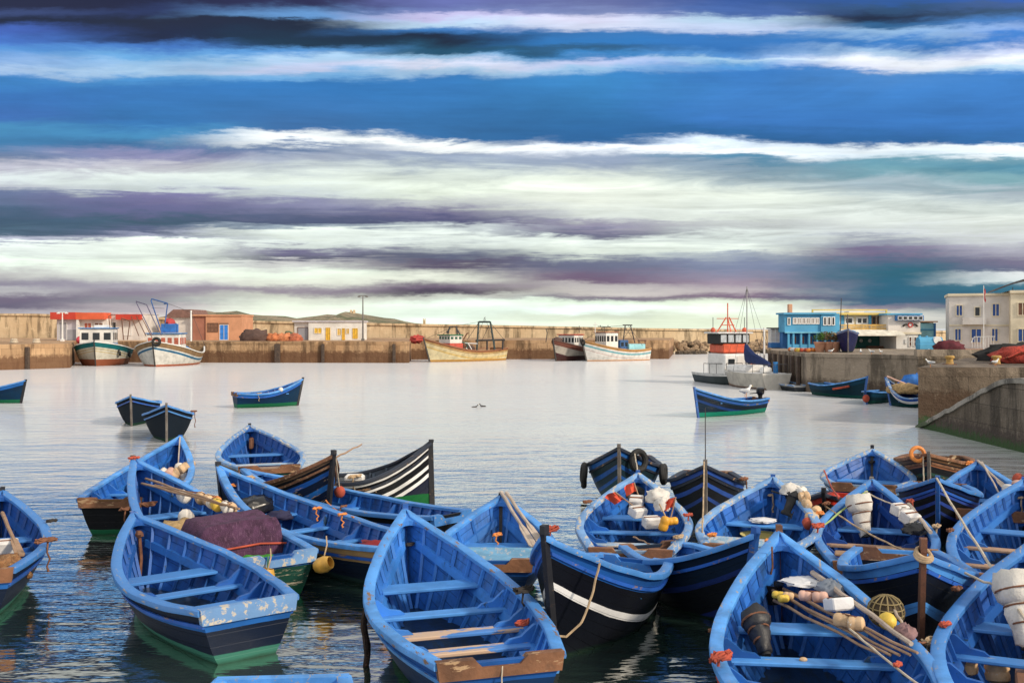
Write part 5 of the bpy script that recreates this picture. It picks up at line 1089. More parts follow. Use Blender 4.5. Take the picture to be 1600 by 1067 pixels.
cut_float('amber float hanging at the left corner of the net boat transom',b.at(-.025,.30,.42),(.1,.1,1)); cut_float('amber float hanging open-mouthed at the right corner of the net boat transom',b.at(-.03,-.66,.5),(.9,-.3,.35))
sagrope('green_line','thin green line down the transom of the net boat',b.at(-.012,.22,.74),b.at(-.014,.28,.1),0,.014,paint('line_green',(.1,.3,.14),.8))
# --- boat with heap of floats
b=B_['D']; it=[]
for k in range(17):
    c=(CW_,CT_,CP_,CW_,CT_)[k%5]; it.append((b.at(.62+.18*rnd.random(),-.62+.55*rnd.random(),.55+.40*rnd.random()),(rnd.uniform(-1,1),rnd.uniform(-1,1),rnd.uniform(.2,1)),.26,.115,c))
it+= [(b.at(.64,-.30,.52),(1,0,.3),.22,.1,CR_),(b.at(.66,-.5,.5),(0,1,.3),.22,.1,CO_)]
tied_floats('heap of white and tan floats in the bow of the brown-sterned boat',it,line=None)
heap('folded_tarp','brown folded tarpaulin beside the float heap','tarpaulin',b.at(.58,.15,.62),(.42,.38,.16),paint('tarp_brown',(.16,.075,.07),.8,.3),.15,3)
oar('pale stick leaning in the bow above the float heap',b.at(.97,-.03,1.5),b.at(.72,-.35,1.0),.02,POLEP,False,'stick',cat='stick'); tangle('orange rope lump on the outer rail of the float boat',b.at(.75,.75,1.0),.1,CO_,3)
b=B_['E']; m=MB(); m.rbox((0,0,0),(.1,.26,.36),.04); tag(m.build('wooden_block',wood('block_wood',(.22,.10,.05),(.12,.05,.03)),loc=b.at(.90,.0,.82),smooth=False),'brown wooden block hanging inside the worn boat bow','block')
# --- long ochre boat
b=B_['FF']
heap('black_bag','shiny black bag lying in the ochre-railed boat','bag',b.at(.78,-.05,.68),(.42,.36,.22),CB_,.3,3.5,rz=1.0); tangle('orange rope looped in the bow of the ochre-railed boat',b.at(.92,.0,.95),.13,CO_,2,drop=.5)
heap('red_cloth','crumpled dark red cloth in the stern of the ochre-railed boat','cloth',b.at(.13,-.05,.5),(.5,.3,.17),paint('cloth_red',(.20,.015,.02),.85,.3),.4,4,rz=-.6); tangle('rusty rope knot on the rail of the ochre-railed boat',b.at(.74,.62,.80),.08,ROPEB,2)
heap('dark_cushion','small dark cushion behind the black bag','cushion',b.at(.66,-.15,.58),(.26,.2,.12),paint('cushion_navy',(.02,.02,.06),.8),.3,3)
for i,(t,s_) in enumerate(((.42,1),(.55,1))): tangle(('orange rope lashing amidships in the ochre-railed boat','orange rope end nearer the bow of the ochre-railed boat')[i],b.at(t,-.55,.75),.08,CO_,2,drop=.2)
sagrope('mooring_rope','orange line tying the ochre-railed boat to the long black-sided boat',b.at(.40,-.72,.74),B_['F'].at(.45,.55,.74),.08,.016,CO_)
sagrope('mooring_rope','pale line from the brown-striped bow down to a red float',B_['G'].at(1,.05,1.60),B_['F'].at(.50,-.1,.82),.0,.014); o=MB().ball((0,0,0),(.12,.12,.13),12,8).build('red_float',CR_,loc=B_['F'].at(.50,-.1,.80)); tag(o,'round red float hanging over the long black-sided boat','float')
tangle('tan rope bundle on the left end of the brown-striped boat rail',B_['G'].at(.30,-.86,.86),.18,ROPE,4,drop=.3); oar('thin stick jutting over the rail of the brown-striped boat',B_['G'].at(.93,.2,1.55),B_['G'].at(.86,.95,1.75),.02,POLE,False,'stick',cat='stick')
tangle('tan rope coil on the rail of the white-striped black boat',B_['H'].at(.36,-.76,.80),.15,ROPE,4,drop=.45); m=MB(); m.rbox((0,0,0),(.45,.3,.18),.05); tag(m.build('white_box',WHT,loc=B_['H'].at(.36,-.45,.78),smooth=False),'white box behind the rope coil on the striped boat','box')
for t,lab in((.33,'brown rope fender nearest the stern of the long black-sided boat'),(.56,'brown rope fender amidships on the long black-sided boat')): tangle(lab,B_['F'].at(t,.76,.70),.06,ROPEB,2,drop=.4,name='rope_fender',cat='fender')
# --- boat with two oars
b=B_['I']; oar('pale oar leaning from the bow, left one of the pair behind the centre boat',b.at(.985,0,1.30),b.at(.44,-.62,.62),.035,POLEP,True,group='pale oars'); oar('pale oar leaning from the bow, right one of the pair behind the centre boat',b.at(.96,-.10,1.30),b.at(.50,-.75,.64),.035,POLEP,True,group='pale oars')
tangle('rusty orange rope lumps on the right rail by the two pale oars',b.at(.50,-.90,.82),.16,CR_,4,drop=.2); tangle('orange knot tied to the forward seat near the pale oars',b.at(.64,.02,.66),.08,CO_,3,drop=.2)
m=MB(); m.rbox((0,0,0),(1.0,1.45,.04),.015); tag(m.build('stern_board',paint('board_sky',lin((110,165,200)),.55,.2,(.4,.45,.5),.55),loc=b.at(.24,0,.58),smooth=False),'pale blue board across the stern of the two-oar boat','board').rotation_euler=(0,0,math.atan2(b.M[1][0],b.M[0][0]))
# --- white chevron boat
b=B_['J']; p0=b.at(.80,.66,1.0); sagrope('mooring_rope','tan rope slung over the side of the white chevron boat',b.at(.86,.56,1.28),b.at(.95,.42,.55),.10,.016,ROPE,extra=[b.at(1.0,.30,.42),b.at(1.04,.12,.45)])
tangle('orange rope heap on the far rail of the white chevron boat',b.at(.35,-.80,.82),.16,CO_,4,drop=.2); tangle('tan rope end on the stern corner of the navy banded boat',B_['O'].at(.06,.5,.70),.10,ROPE,3)
sagrope('mooring_rope','short rope hanging from the navy banded boat to the water',B_['O'].at(.03,-.5,.6),B_['O'].at(.0,-.56,.02),0,.014,ROPEB)
# --- carton boat
b=B_['K']; tyre_o=MB().torus((0,0,0),.17,.08,(0.1,-1,.5),20,9).build('tyre_fender',TYRE,loc=b.at(.90,.03,.80)); tag(tyre_o,'black tyre hanging inside the bow of the carton boat','tyre')
carton('white carton nearest the viewer in the carton boat',b.at(.47,-.32,.68),(.32,.24,.2),.2,.15); carton('white carton behind the foremost one in the carton boat',b.at(.55,-.05,.80),(.30,.24,.18),.6,.3); carton('small white carton leaning by the red flags',b.at(.60,-.02,.95),(.26,.22,.2),-.3,.5)
heap('white_sack','round white sack on top of the carton heap','sack',b.at(.60,-.42,1.02),(.24,.24,.2),SACK,.3,4); heap('white_sack','smaller pale sack tied with rope beside the round sack','sack',b.at(.54,-.50,.92),(.15,.16,.18),SACK,.25,4,seed=5)
def flag(label,p,dirv,s=.2):
    t=thing('red_flag',label,'flag',p,group='red marker flags'); d=Vector(dirv); m=MB(); m.tube([(0,0,0),d],.014,6); m.build('staff',POLE,t)
    m=MB(); rings=[]
    for i in range(6):
        u=i/5; q=d*(.55+.45*u); rings.append([q+Vector((-s*v,.05*math.sin(v*7+u*3),-s*.5*v*v)) for v in (0,.25,.5,.75,1)])
    m.loft(rings,closed=False); m.build('cloth',paint('flag_orange_red',(.60,.07,.03),.8,.2),t)
flag('orange-red flag drooping at the left of the carton heap',b.at(.58,-.05,.82),(-.45,-.1,.35)); flag('orange-red flag lying across the cartons',b.at(.62,-.10,.92),(-.1,.25,.35),.2); flag('orange-red flag at the right end of the carton heap',b.at(.50,-.66,.70),(.12,.1,.42),.18)
m=MB(); t=thing('orange_can','orange plastic can on the seat of the carton boat','can',b.at(.40,-.55,.62)); m=MB(); capsule(m,Vector((0,0,.1)),(.3,0,1),.28,.09); m.build('can_body',paint('can_orange',(.75,.36,.03),.4,.15),t); m=MB(); capsule(m,Vector((.15,.04,.14)),(1,.1,.1),.22,.075); m.build('can_half',paint('can_orange',(.75,.36,.03),.4,.15),t); MB().tube([(.04,0,.2),(-.08,.08,.45)],.014,5).build('handle',ROPE,t)
tangle('dark red rope on the right rail of the carton boat',b.at(.45,-.98,.80),.10,CR_,3,drop=.15); oar('thin stick propped on the stern seats of the carton boat',b.at(.34,.0,.52),b.at(.24,-.30,.50),.016,POLE,False,'stick',cat='stick'); tangle('brown rope on the left rail of the carton boat',b.at(.62,.93,.86),.09,ROPEB,3)
sagrope('mooring_rope','pale line from the tyre-hung boat down to the carton boat bow',B_['L'].at(.90,.35,1.35),b.at(.995,0,1.25),.03,.014)
# --- tyre-hung boat
b=B_['L']
for i,(t,y,z,ax) in enumerate(((.90,.44,1.16,(.7,.75,.1)),(.55,.99,.62,(.1,1,.1)),(.48,1.02,.58,(.1,1,0)),(.62,-.97,.66,(.2,-1,.1)),(.54,-1.0,.48,(.1,-1,0)))):
    hung_tyre(('black tyre hung close to the stem of the teal striped boat','black tyre on the right side of the teal striped boat, nearer the bow','black tyre on the right side of the teal striped boat, farther aft','upper black tyre on the left side of the teal striped boat','lower black tyre on the left side of the teal striped boat')[i],b.at(t,y,z),(b.M.to_3x3()@Vector(ax)),.2 if i else .22,.075)
b=B_['M']; tangle('rusty rope over the right rail of the chevron-striped dark boat',b.at(.70,.82,.92),.12,ROPEB,3,drop=.3); oar('thin tall rod standing on the bow of the chevron-striped dark boat',b.at(.985,0,1.5),b.at(.985,0,2.62),.012,STEEL,False,'thin_rod',cat='rod')
sagrope('mooring_rope','tan rope hanging down the stem of the chevron-striped dark boat',b.at(1.03,-.02,1.5),B_['N'].at(.18,.85,.72),.05,.014,ROPE)
# --- grey plank boat
b=B_['N']; outboard('outboard motor with white and black cover on the right bow of the grey plank boat',b.at(.78,-.45,1.05),(-.5,-.5,-.75),(1,0,.2),.85); heap('white_sack','white cover draped over the tilted motor','cover',b.at(.80,-.40,1.16),(.20,.15,.16),SACK,.3,4)
tied_floats('tan floats tied on the right rail of the grey plank boat',[(b.at(.76,-.68,1.1),(1,0,.2),.22,.1,CT_),(b.at(.71,-.74,1.0),(0,1,.2),.2,.09,CT_),(b.at(.79,-.62,1.18),(1,1,.2),.2,.09,CW_)],line=ROPE)
t=thing('yellow_basin','yellow round basin under the forward seat','basin',b.at(.60,.05,.18)); m=MB(); m.loft([[Vector((q*math.cos(k*.3927),q*math.sin(k*.3927),z)) for k in range(16)] for q,z in((.2,0),(.30,.08),(.36,.26),(.385,.27),(.33,.24),(.28,.10),(.18,.03))]); m.build('bowl',paint('basin_yellow',(.58,.50,.20),.5,.15),t)
m=MB(); m.rbox((0,0,0),(.55,1.15,.05),.015); o=tag(m.build('stern_plank',paint('plank_grey',lin((130,165,190)),.6,.2,(.5,.5,.5),.5),loc=b.at(.17,.30,.62),smooth=False),'wide pale grey plank across the stern of the yellow basin boat','plank'); o.rotation_euler=(0,0,math.atan2(b.M[1][0],b.M[0][0]))
heap('white_cloth','white cloth folded on the bow seat above the yellow basin','cloth',b.at(.67,.05,.66),(.26,.20,.05),CLOTH,.3,4); tangle('red rope tied on the right rail of the grey plank boat',b.at(.35,-1.05,.80),.13,CR_,4,drop=.3)
tangle('rope and knife sheath hanging in the bow of the grey plank boat',b.at(.93,.02,.95),.05,ROPE,2,drop=.3); tangle('orange rope on the brown plank of the grey plank boat',b.at(.06,.60,.74),.10,CO_,3)
o=MB().ball((0,0,0),(.16,.16,.13),12,8,lump=.15).build('red_float',paint('float_red',(.55,.05,.03),.5),loc=B_['red'].at(.55,0,.72)); tag(o,'red float lying in the small red and black boat','float')
# --- right front boat
b=B_['PP']
outboard('black-wrapped outboard motor lying on the second seat of the right front boat',b.at(.60,.55,.80),(.10,-.62,-.62),(0,.5,.8),.74,paint('cover_black',(.022,.022,.026),.5,.3,bump=.6))
t=thing('black_bucket','black bucket hung in the bow of the right front boat','bucket',b.at(.88,.18,.80)); m=MB(); m.loft([[Vector((q*math.cos(k*.449),q*math.sin(k*.449),z)) for k in range(14)] for q,z in((.10,-.12),(.15,.14),(.16,.14),(.14,.12),(.08,-.08))]); m.build('bucket_body',CB_,t); MB().tube([(0,.14,.14),(.02,.05,.34),(0,0,.62)],.014,5).build('handle',ROPEB,t)
oar('long pale pole topmost of the bundle in the right front boat',b.at(.86,-.32,1.12),b.at(.42,-.93,.95),.036,POLEP,False,'long_pole',cat='pole')
for i,(t0,y0,z0,t1,y1,z1) in enumerate(((.87,.22,.88,.40,-.78,.86),(.84,.10,.84,.41,-.70,.84),(.86,.05,.90,.38,-.86,.90),(.82,.20,.80,.44,-.62,.80),(.80,.0,.92,.37,-.92,.94))): oar('brown pole in the bundle lying across the right front boat seats',b.at(t0,y0,z0),b.at(t1,y1,z1),.02,POLE,False,'thin_pole',group='brown poles of the right front bundle',cat='pole')
tied_floats('yellowish string of small floats by the black bucket',[(b.at(.80,.16,.90),(1,-.4,0),.16,.05,CY_),(b.at(.78,.05,.92),(1,-.6,0),.14,.05,CT_),(b.at(.77,.12,.90),(1,.2,0),.14,.05,CY_)])
tied_floats('pair of pinkish floats on the pole bundle near the bow',[(b.at(.735,-.12,.99),(1,-.5,0),.17,.065,CP_),(b.at(.72,-.28,1.0),(1,-.4,.1),.19,.07,CP_)],line=ROPEB)
tied_floats('pair of tan floats tied to the middle of the pole bundle',[(b.at(.565,-.38,.96),(1,-.5,0),.21,.08,CT_),(b.at(.54,-.50,.96),(1,-.5,.1),.19,.085,CT_)],line=ROPEB)
heap('white_cloth','white plastic sheet spread in the bow of the right front boat','cloth',b.at(.84,-.22,1.02),(.30,.24,.05),CLOTH,.45,5); heap('grey_sheet','grey crumpled sheet beside the white crate','sheet',b.at(.77,-.46,1.02),(.17,.2,.12),paint('sheet_grey',(.20,.23,.28),.7,.3),.4,5)
carton('white foam crate with black marks on the pole bundle',b.at(.645,-.42,1.03),(.28,.24,.15),.25,-.25,CLOTH,'foam_crate',True)
t=thing('net_bag','round brown net bag on the right rail of the right front boat','net bag',b.at(.62,-.93,1.0)); m=MB(); m.ball((0,0,0),(.19,.185,.17),12,8,lump=.1); m.build('contents',paint('bag_dark',(.05,.035,.02),.9),t); m=MB()
for k in range(7):
    a=k*math.pi/7; m.tube([Vector((.21*math.cos(a)*math.cos(q*.3927),.20*math.sin(a)*math.cos(q*.3927),.19*math.sin(q*.3927))) for q in range(17)],.009,4)
for z in(-.1,-.03,.04,.11): m.torus((0,0,z),.2*math.sqrt(max(.05,1-(z/.19)**2)),.009,(0,0,1),16,4)
m.build('netting',paint('bag_net',(.22,.17,.08),.9),t)
o=MB().ball((0,0,0),(.10,.115,.10),12,8,lump=.08).build('yellow_float',CY_,loc=b.at(.555,-.86,.98)); tag(o,'yellow float beside the net bag on the right front boat','float'); oar('short pale stick next to the yellow float',b.at(.60,-.98,1.06),b.at(.53,-1.02,.95),.02,POLEP,False,'stick',cat='stick')
heap('rag','grey-brown rag on the pole ends of the right front boat','rag',b.at(.50,-.98,.93),(.12,.14,.1),paint('rag',(.22,.13,.13),.9,.3),.4,5); tangle('red rope tuft hanging on the left rail of the right front boat',b.at(.34,1.10,.82),.14,CR_,5,drop=.5); tangle('orange rope hank tied at the bow of the right front boat',b.at(.965,.16,1.36),.07,CO_,2,drop=.3)
sagrope('mooring_rope','thin rope running from the tan floats to the lower edge',b.at(.53,-.42,.92),b.at(.16,-.95,.78),.04,.013); tangle('red knot halfway along the thin rope in the right front boat',b.at(.355,-.70,.80),.05,CR_,2)
tangle('short brown strap on the left rail of the right front boat',b.at(.55,1.08,.78),.07,ROPEB,2,drop=.25); m=MB(); m.ball((0,0,0),(.05,.03,.03),8,5); tag(m.build('shell',CT_,loc=b.at(.52,.1,.57)),'small tan shell on the second seat of the right front boat','shell')
# --- light blue chevron boat
b=B_['Q']; o=MB(); [o.torus((0,0,.02*k),.10-.006*k,.022,(.12*k,-.55,.85),20,7) for k in range(3)]; tag(o.build('rope_ring',ROPE,loc=b.at(1.0,0,1.53)),'tan rope ring round the stem of the light blue chevron boat','rope')
# --- sack outboard boat
b=B_['R']; outboard('sack-wrapped outboard standing in the boat with white cartons',b.at(.68,.22,.92),(.05,-.35,-.9),(1,.2,0),1.0,SACK)
carton('white carton roped in the sack outboard boat, nearer the bow',b.at(.66,-.45,.98),(.27,.22,.2),.4,.25); carton('white carton roped in the sack outboard boat, nearer the stern',b.at(.565,-.60,.92),(.30,.24,.2),.5,.4); heap('black_bag','black bag below the roped cartons','bag',b.at(.50,-.66,.75),(.22,.2,.14),CB_,.3,4)
oar('brown weathered plank along the right rail of the sack outboard boat',b.at(.74,-.62,1.02),b.at(.42,-.90,.80),.045,POLEP,False,'long_pole',cat='pole'); oar('pale green pole slanting in the sack outboard boat',b.at(.86,.10,1.15),b.at(.52,.88,.72),.022,paint('pole_green',(.30,.40,.14),.7),False,'green_pole',cat='pole')
for i,(t,y,z) in enumerate(((.74,.84,.92),(.62,.95,.82),(.80,-.66,1.0),(.52,-1.02,.78))): tangle(('rusty tassel on the left rail of the sack outboard boat, nearest its bow','orange rope lump on the left rail of the sack outboard boat','rusty tassel on the right rail of the sack outboard boat','rope and floats on the right rail of the sack outboard boat')[i],b.at(t,y,z),.10,(ROPEB,CO_,CR_,ROPE)[i],3,drop=.3)
sagrope('mooring_rope','long pale rope across the sack outboard boat seats',b.at(.74,.86,.92),b.at(.12,-.5,.70),.06,.015,ROPE); sagrope('mooring_rope','thin rope from the wrapped motor to the cartons',b.at(.76,.15,1.22),b.at(.62,-.55,1.05),.04,.013); tied_floats('tan and red floats between the grey plank boat and the sack outboard boat',[(b.at(.60,1.08,.80),(1,.2,0),.24,.1,CT_),(b.at(.55,1.14,.72),(0,1,.3),.2,.1,CR_),(b.at(.66,1.02,.88),(1,1,.2),.2,.09,CT_)])
m=MB(); m.rbox((0,0,0),(.25,.9,.05),.015); tag(m.build('stern_plank',POLE,loc=b.at(.04,.2,.70),smooth=False),'brown plank on the stern of the sack outboard boat','plank').rotation_euler=(0,0,math.atan2(b.M[1][0],b.M[0][0]))
tangle('rope and small pulley hanging in the bow of the edge boat with wooden seats',B_['SS'].at(.93,.05,.95),.06,ROPE,2,drop=.35); tangle('brown strap on the left rail of the bright edge boat',B_['SS'].at(.42,1.05,.80),.08,ROPEB,2)
b=B_['T']; sagrope('mooring_rope','red-knotted rope from the farthest right boat to its neighbour',b.at(.5,1.05,.72),B_['R'].at(.85,.62,1.0),.05,.02,CR_); tangle('dark rope in the bow of the farthest right boat',b.at(.92,0,.8),.1,ROPEK,3)
b=B_['U']; o=MB(); o.torus((0,0,0),.16,.05,(0,-1,.2),18,7); tag(o.build('orange_ring',CO_,loc=b.at(.97,-.25,1.28)),'orange float ring on the rusty boat bow','ring'); sagrope('mooring_rope','thick tan rope slung round the rusty boat bow',b.at(.95,-.2,1.25),b.at(.80,.55,1.2),.25,.035,ROPE); sagrope('mooring_rope','pale vertical line before the rusty boat bow',b.at(.985,-.12,1.25),b.at(1.02,-.1,.3),0,.016); tangle('orange net scrap on the right rail of the rusty boat',b.at(.66,.85,.92),.15,CO_,4)
b=B_['V']; tied_floats('white and red floats bunched on the right rail by the quay',[(b.at(.62,-.72,.92),(0,0,1),.3,.15,CP_),(b.at(.58,-.5,.82),(.3,.2,1),.34,.14,CW_),(b.at(.55,-.85,.9),(1,0,.2),.28,.13,CO_),(b.at(.66,-.9,1.0),(1,.5,.2),.3,.14,CW_),(b.at(.70,-.75,1.05),(0,1,.2),.24,.12,CR_),(b.at(.60,-.98,1.0),(1,1,.2),.3,.13,CW_)],line=ROPEB)
oar('pale oar leaning in the bow beside the white and red floats',b.at(.98,0,1.3),b.at(.62,-.55,.8),.03,POLEP,True); oar('second pale stick crossing the oar by the quay',b.at(.95,-.08,1.28),b.at(.60,-.35,.75),.022,POLEP,False,'stick',cat='stick')
# --- corner boat
b=B_['X']; outboard('outboard bundled in white sacking in the corner boat',b.at(.66,.16,1.06),(-.05,-.45,-.85),(1,.2,0),1.15,SACK); tied_floats('dim tan floats under the seat of the corner boat',[(b.at(.56,.75,.40),(0,0,1),.26,.14,CT_),(b.at(.56,.42,.35),(0,.2,1),.26,.14,CT_),(b.at(.55,.12,.33),(0,0,1),.24,.12,CP_)])
carton('brown wooden box under the seat of the corner boat',b.at(.45,-.05,.32),(.5,.6,.34),math.atan2(b.M[1][0],b.M[0][0]),0,wood('box_wood',(.22,.10,.05),(.14,.06,.04)),'wooden_box'); tangle('pale and red rope tuft between the two right front boats',b.at(.46,1.10,.72),.12,ROPE,4,drop=.25); tangle('red rope on the inner left rail of the corner boat',b.at(.52,.96,.84),.08,CR_,3,drop=.15); tangle('rusty rope end on the left rail of the corner boat',b.at(.72,.86,1.0),.08,ROPEB,3)
sagrope('mooring_rope','long pale rope running from the thin-chevron bow to the corner boat',B_['W'].at(1.01,-.02,1.42),b.at(.35,-.05,.95),.06,.022,ROPEP,20); sagrope('mooring_rope','pale rope from the chevron boat rail to the white sacking',B_['Q'].at(.82,.55,1.22),b.at(.64,.10,1.25),.06,.016,ROPEP)
sagrope('mooring_rope','taut red-brown line between the two right front boats',B_['PP'].at(.50,-1.12,.84),b.at(.52,1.04,.80),.05,.013,ROPEB)
# --- left edge boat
b=B_['Y']; oar('brown oar in the left edge boat',b.at(.80,-.1,.95),b.at(.32,-.62,.62),.035,POLE,True); heap('rope_heap','brown rope heap in the stern of the left edge boat','rope',b.at(.24,-.45,.45),(.4,.36,.25),paint('rope_heap_brown',(.25,.12,.05),.95,.4,(.4,.25,.12),.55,8,(2,2,2),bump=.9),.4,5); tangle('dark brown rope over the right rail of the left edge boat',b.at(.30,-1.0,.80),.14,ROPEB,5,drop=.45); tangle('black rope on the right rail of the left edge boat, nearer the bow',b.at(.62,-.98,.86),.08,ROPEK,3); carton('pale carton beside the oar in the left edge boat',b.at(.50,-.35,.62),(.3,.24,.2),.4,.2)
# --- outer boats
b=B_['Z3']; outboard('small black outboard on the stern of the lone teal boat',b.at(.03,.1,.95),(0,.2,-1),(1,0,0),1.1)
b=B_['Z2']; o=MB().ball((0,0,0),(.13,.13,.13),10,7).build('white_float',CW_,loc=b.at(.62,-.70,.95)); tag(o,'white float on the rail of the lone blue boat','float'); tangle('pale rope loop on the side of the lone blue boat',b.at(.30,-.80,.72),.12,ROPE,3,drop=.35)
for z,w in((.36,.9),(.50,.8),(.64,.7)):
    pass
tangle('rusty rope tail on the right rail of the near bow-on dark boat',B_['Z5'].at(.45,.96,.92),.12,ROPEB,3,drop=.6)
b=B_['R3']; heap('tan_net','tan and yellow net heaped in the boat by the near quay corner','fishing net',b.at(.55,0,.85),(1.0,.6,.40),NETT,.4,4,rz=math.atan2(b.M[1][0],b.M[0][0])); heap('red_bundle','red net bundle on the rail of the boat by the near quay corner','bundle',b.at(.42,-.75,.80),(.9,.25,.25),paint('bundle_red',(.42,.04,.05),.85,.3),.35,4,rz=math.atan2(b.M[1][0],b.M[0][0])); oar('pink-tipped pole slanting over the tan net',b.at(.95,.1,1.6),b.at(.45,-.3,1.1),.05,CP_,False,'long_pole',cat='pole')
heap('blue_tarp','blue tarpaulin heap behind the boat by the near quay corner','tarpaulin',Q(1424,604,59)+Vector((.5,.3,-.15)),(1.1,.6,.85),paint('tarp_blue',lin((40,110,190)),.6,.3),.35,3); o=MB().ball((0,0,0),(.2,.12,.22),10,7).build('red_fender',CR_,loc=B_['R2'].at(1.0,0,.35)+Vector((0,-.12,0))); tag(o,'round red fender on the small dark boat under the right quay','fender')
m=MB(); m.tube([B_['R1'].at(t,-B_['R1'].h.half(t)-.03,B_['R1'].h.zr(t)-.30) for t in(.58,.66,.74,.80)],.07,6); tag(m.build('red_pole',CR_),'red pole lashed along the side of the long dark teal boat','pole')
# ------------------------------------------------------------------ quayside things
heap('net_heap','dark brown net mound beside the orange store','net heap',Q(398,531,131),(1.9,1.2,1.25),paint('brown_net',(.10,.06,.05),.95),.4,3)['group']='nets heaped on the far quay'
for k,(px,w,c,lab) in enumerate(((428,1.1,(.50,.17,.07),'orange net heap next to the dark net mound'),(444,1.2,(.55,.20,.09),'orange net heap in the middle of the row left of the office'),(460,1.0,(.42,.13,.07),'rust-red net heap touching the office wall'),(452,.7,(.10,.12,.07),'small dark green net heap behind the orange ones'))):
    heap('net_heap',lab,'net heap',Q(px,532,131+(3 if k==3 else 0)),(w,.8,.75 if k<3 else 1.0),paint('quay_net_%d'%k,c,.95,.35),.45,3,seed=k)['group']='nets heaped on the far quay'
o=heap('red_buoy','round red buoy standing by the red-roofed building','buoy',Q(126,526,126),(.55,.5,.5),paint('buoy_red',(.55,.05,.07),.5),.05,2,flat=-1)
for k,(px,lab) in enumerate(((22,'pale coil of rope nearest the left edge of the far quay'),(57,'pale coil of rope before the red-roofed building'))):
    m=MB(); [m.torus((0,0,.1+.16*j),.35-.05*j,.1,n=14,m=6) for j in range(3)]; tag(m.build('rope_coil',ROPEP,loc=Q(px,529,112)*1+Vector((0,0,-.05))),lab,'rope coil')
for o in [x for x in bpy.data.objects if x.get('category')=='rope coil']: o.location.z=QZ
for o in [x for x in bpy.data.objects if x.get('group')=='nets heaped on the far quay' or x.name.startswith('red_buoy')]: o.location.z=QZ+.2
rn=paint('quay_net_red',(.42,.055,.035),.9,.35,(.10,.02,.02),.55,5,(2,2,2),bump=.9)
t=thing('red_net_pile','big pile of red fishing net on the near quay','net heap',(25.3,50.4,2.55)); MB().ball((0,0,.25),(1.6,1.1,.6),24,14,None,.30,3.0,zmin=-.4).build('net_body',rn,t,ang=80)
for k in range(7):
    m=MB(); y=-1.25+.1*k; m.tube([Vector((-1.4+.46*i,y*.85-.02*i+.05*math.sin(i*2+k),.22+.50*math.sin(math.pi*(i+.4)/6.8)*(1-.12*k))) for i in range(7)],.035,5); m.build('cork_line',(rn,ROPEB,CR_)[k%3],t)
heap('black_net','black net heap behind the red net pile','net heap',(26.6,53.5,2.7),(2.2,.8,.75),paint('net_black',(.02,.02,.02),.95),.4,3)
def bollard(x,y,lab):
    t=thing('bollard',lab,'bollard',(x,y,2.54),group='yellow bollards on the near quay'); m=MB(); m.loft([[Vector((q*math.cos(k*.449),q*math.sin(k*.449),z)) for k in range(14)] for q,z in((.20,0),(.18,.07),(.15,.2),(.16,.30),(.22,.34),(.22,.41),(.17,.45))]); m.build('shaft',paint('bollard_yellow',(.45,.27,.07),.6,.25,(.2,.1,.05),.58,5),t); m=MB(); m.rbox((0,0,.03),(.5,.5,.06),.02); m.build('base_plate',RUST,t,smooth=False)
bollard(20.6,48.2,'rusty yellow bollard standing alone on the near quay'); bollard(22.9,48.4,'rusty yellow bollard next to the red net pile')
def gull(label,p,rz=0.0,s=1.0,white=True,sit=False,group='gulls'):
    t=thing('gull' if white else 'duck',label,'bird',p,rz,group); W_=paint('gull_white',(.80,.80,.79),.7,.05,grime=0) if white else paint('duck_dark',(.05,.04,.035),.7,.2)
    m=MB(); o=.0 if sit else .12*s; rings=[]
    for x,q,z in((-.24,.012,.12),(-.16,.05,.11),(-.05,.085,.10),(.07,.085,.12),(.14,.055,.17),(.17,.045,.22),(.20,.05,.27),(.235,.035,.275),(.25,.012,.27)): rings.append([Vector((x*s,q*s*math.cos(k*.785),o+z*s+q*s*math.sin(k*.785))) for k in range(8)])
    m.loft(rings); m.build('body',W_,t,ang=80)
    for sd in(1,-1):
        m=MB(); m.ball((-.07*s,sd*.07*s,o+.125*s),(.17*s,.03*s,.06*s),8,6); m.build('wing',paint('gull_grey',(.42,.44,.47),.7,.1,grime=0) if white else W_,t)
        if not sit: m=MB(); m.tube([(0,sd*.035*s,0),(0,sd*.035*s,o+.05*s)],.009*s,5); m.build('leg',CO_,t)
    m=MB(); m.tube([(.245*s,0,o+.272*s),(.31*s,0,o+.262*s)],[.014*s,.004*s],6); m.build('beak',CY_,t)
gull('white gull standing near the corner of the near quay',(18.55,45.4,2.56),2.6,.85); gull('white gull beside the yellow bollard on the near quay',(22.0,46.6,2.56),.4,.8); gull('white gull perched on the stern of the lone teal boat',B_['Z3'].at(.26,.1,.78),.5,1.5)
for k,(px,lab) in enumerate(((1303,'gull on the mid quay edge in front of the potted bush'),(1350,'gull on the mid quay edge below the open cafe front'),(1367,'gull on the mid quay edge between the cafe bench and the emblem house'),(1381,'gull on the mid quay edge nearest the emblem house'),(1454,'gull on the mid quay edge before the blue tank'))):
    k_=(px-800)/F; Yq=67.2 if px<1330 else 65.6; gull(lab,(k_*Yq,Yq+.6,QZ-.02),k*1.3,.8)
gull('dark duck swimming on the open water, left of two',P(742,636,0)+Vector((0,0,-.09)),.2,.75,False,True,'ducks'); gull('dark duck swimming on the open water, right of two',P(754,635,0)+Vector((0,0,-.09)),2.7,.8,False,True,'ducks')
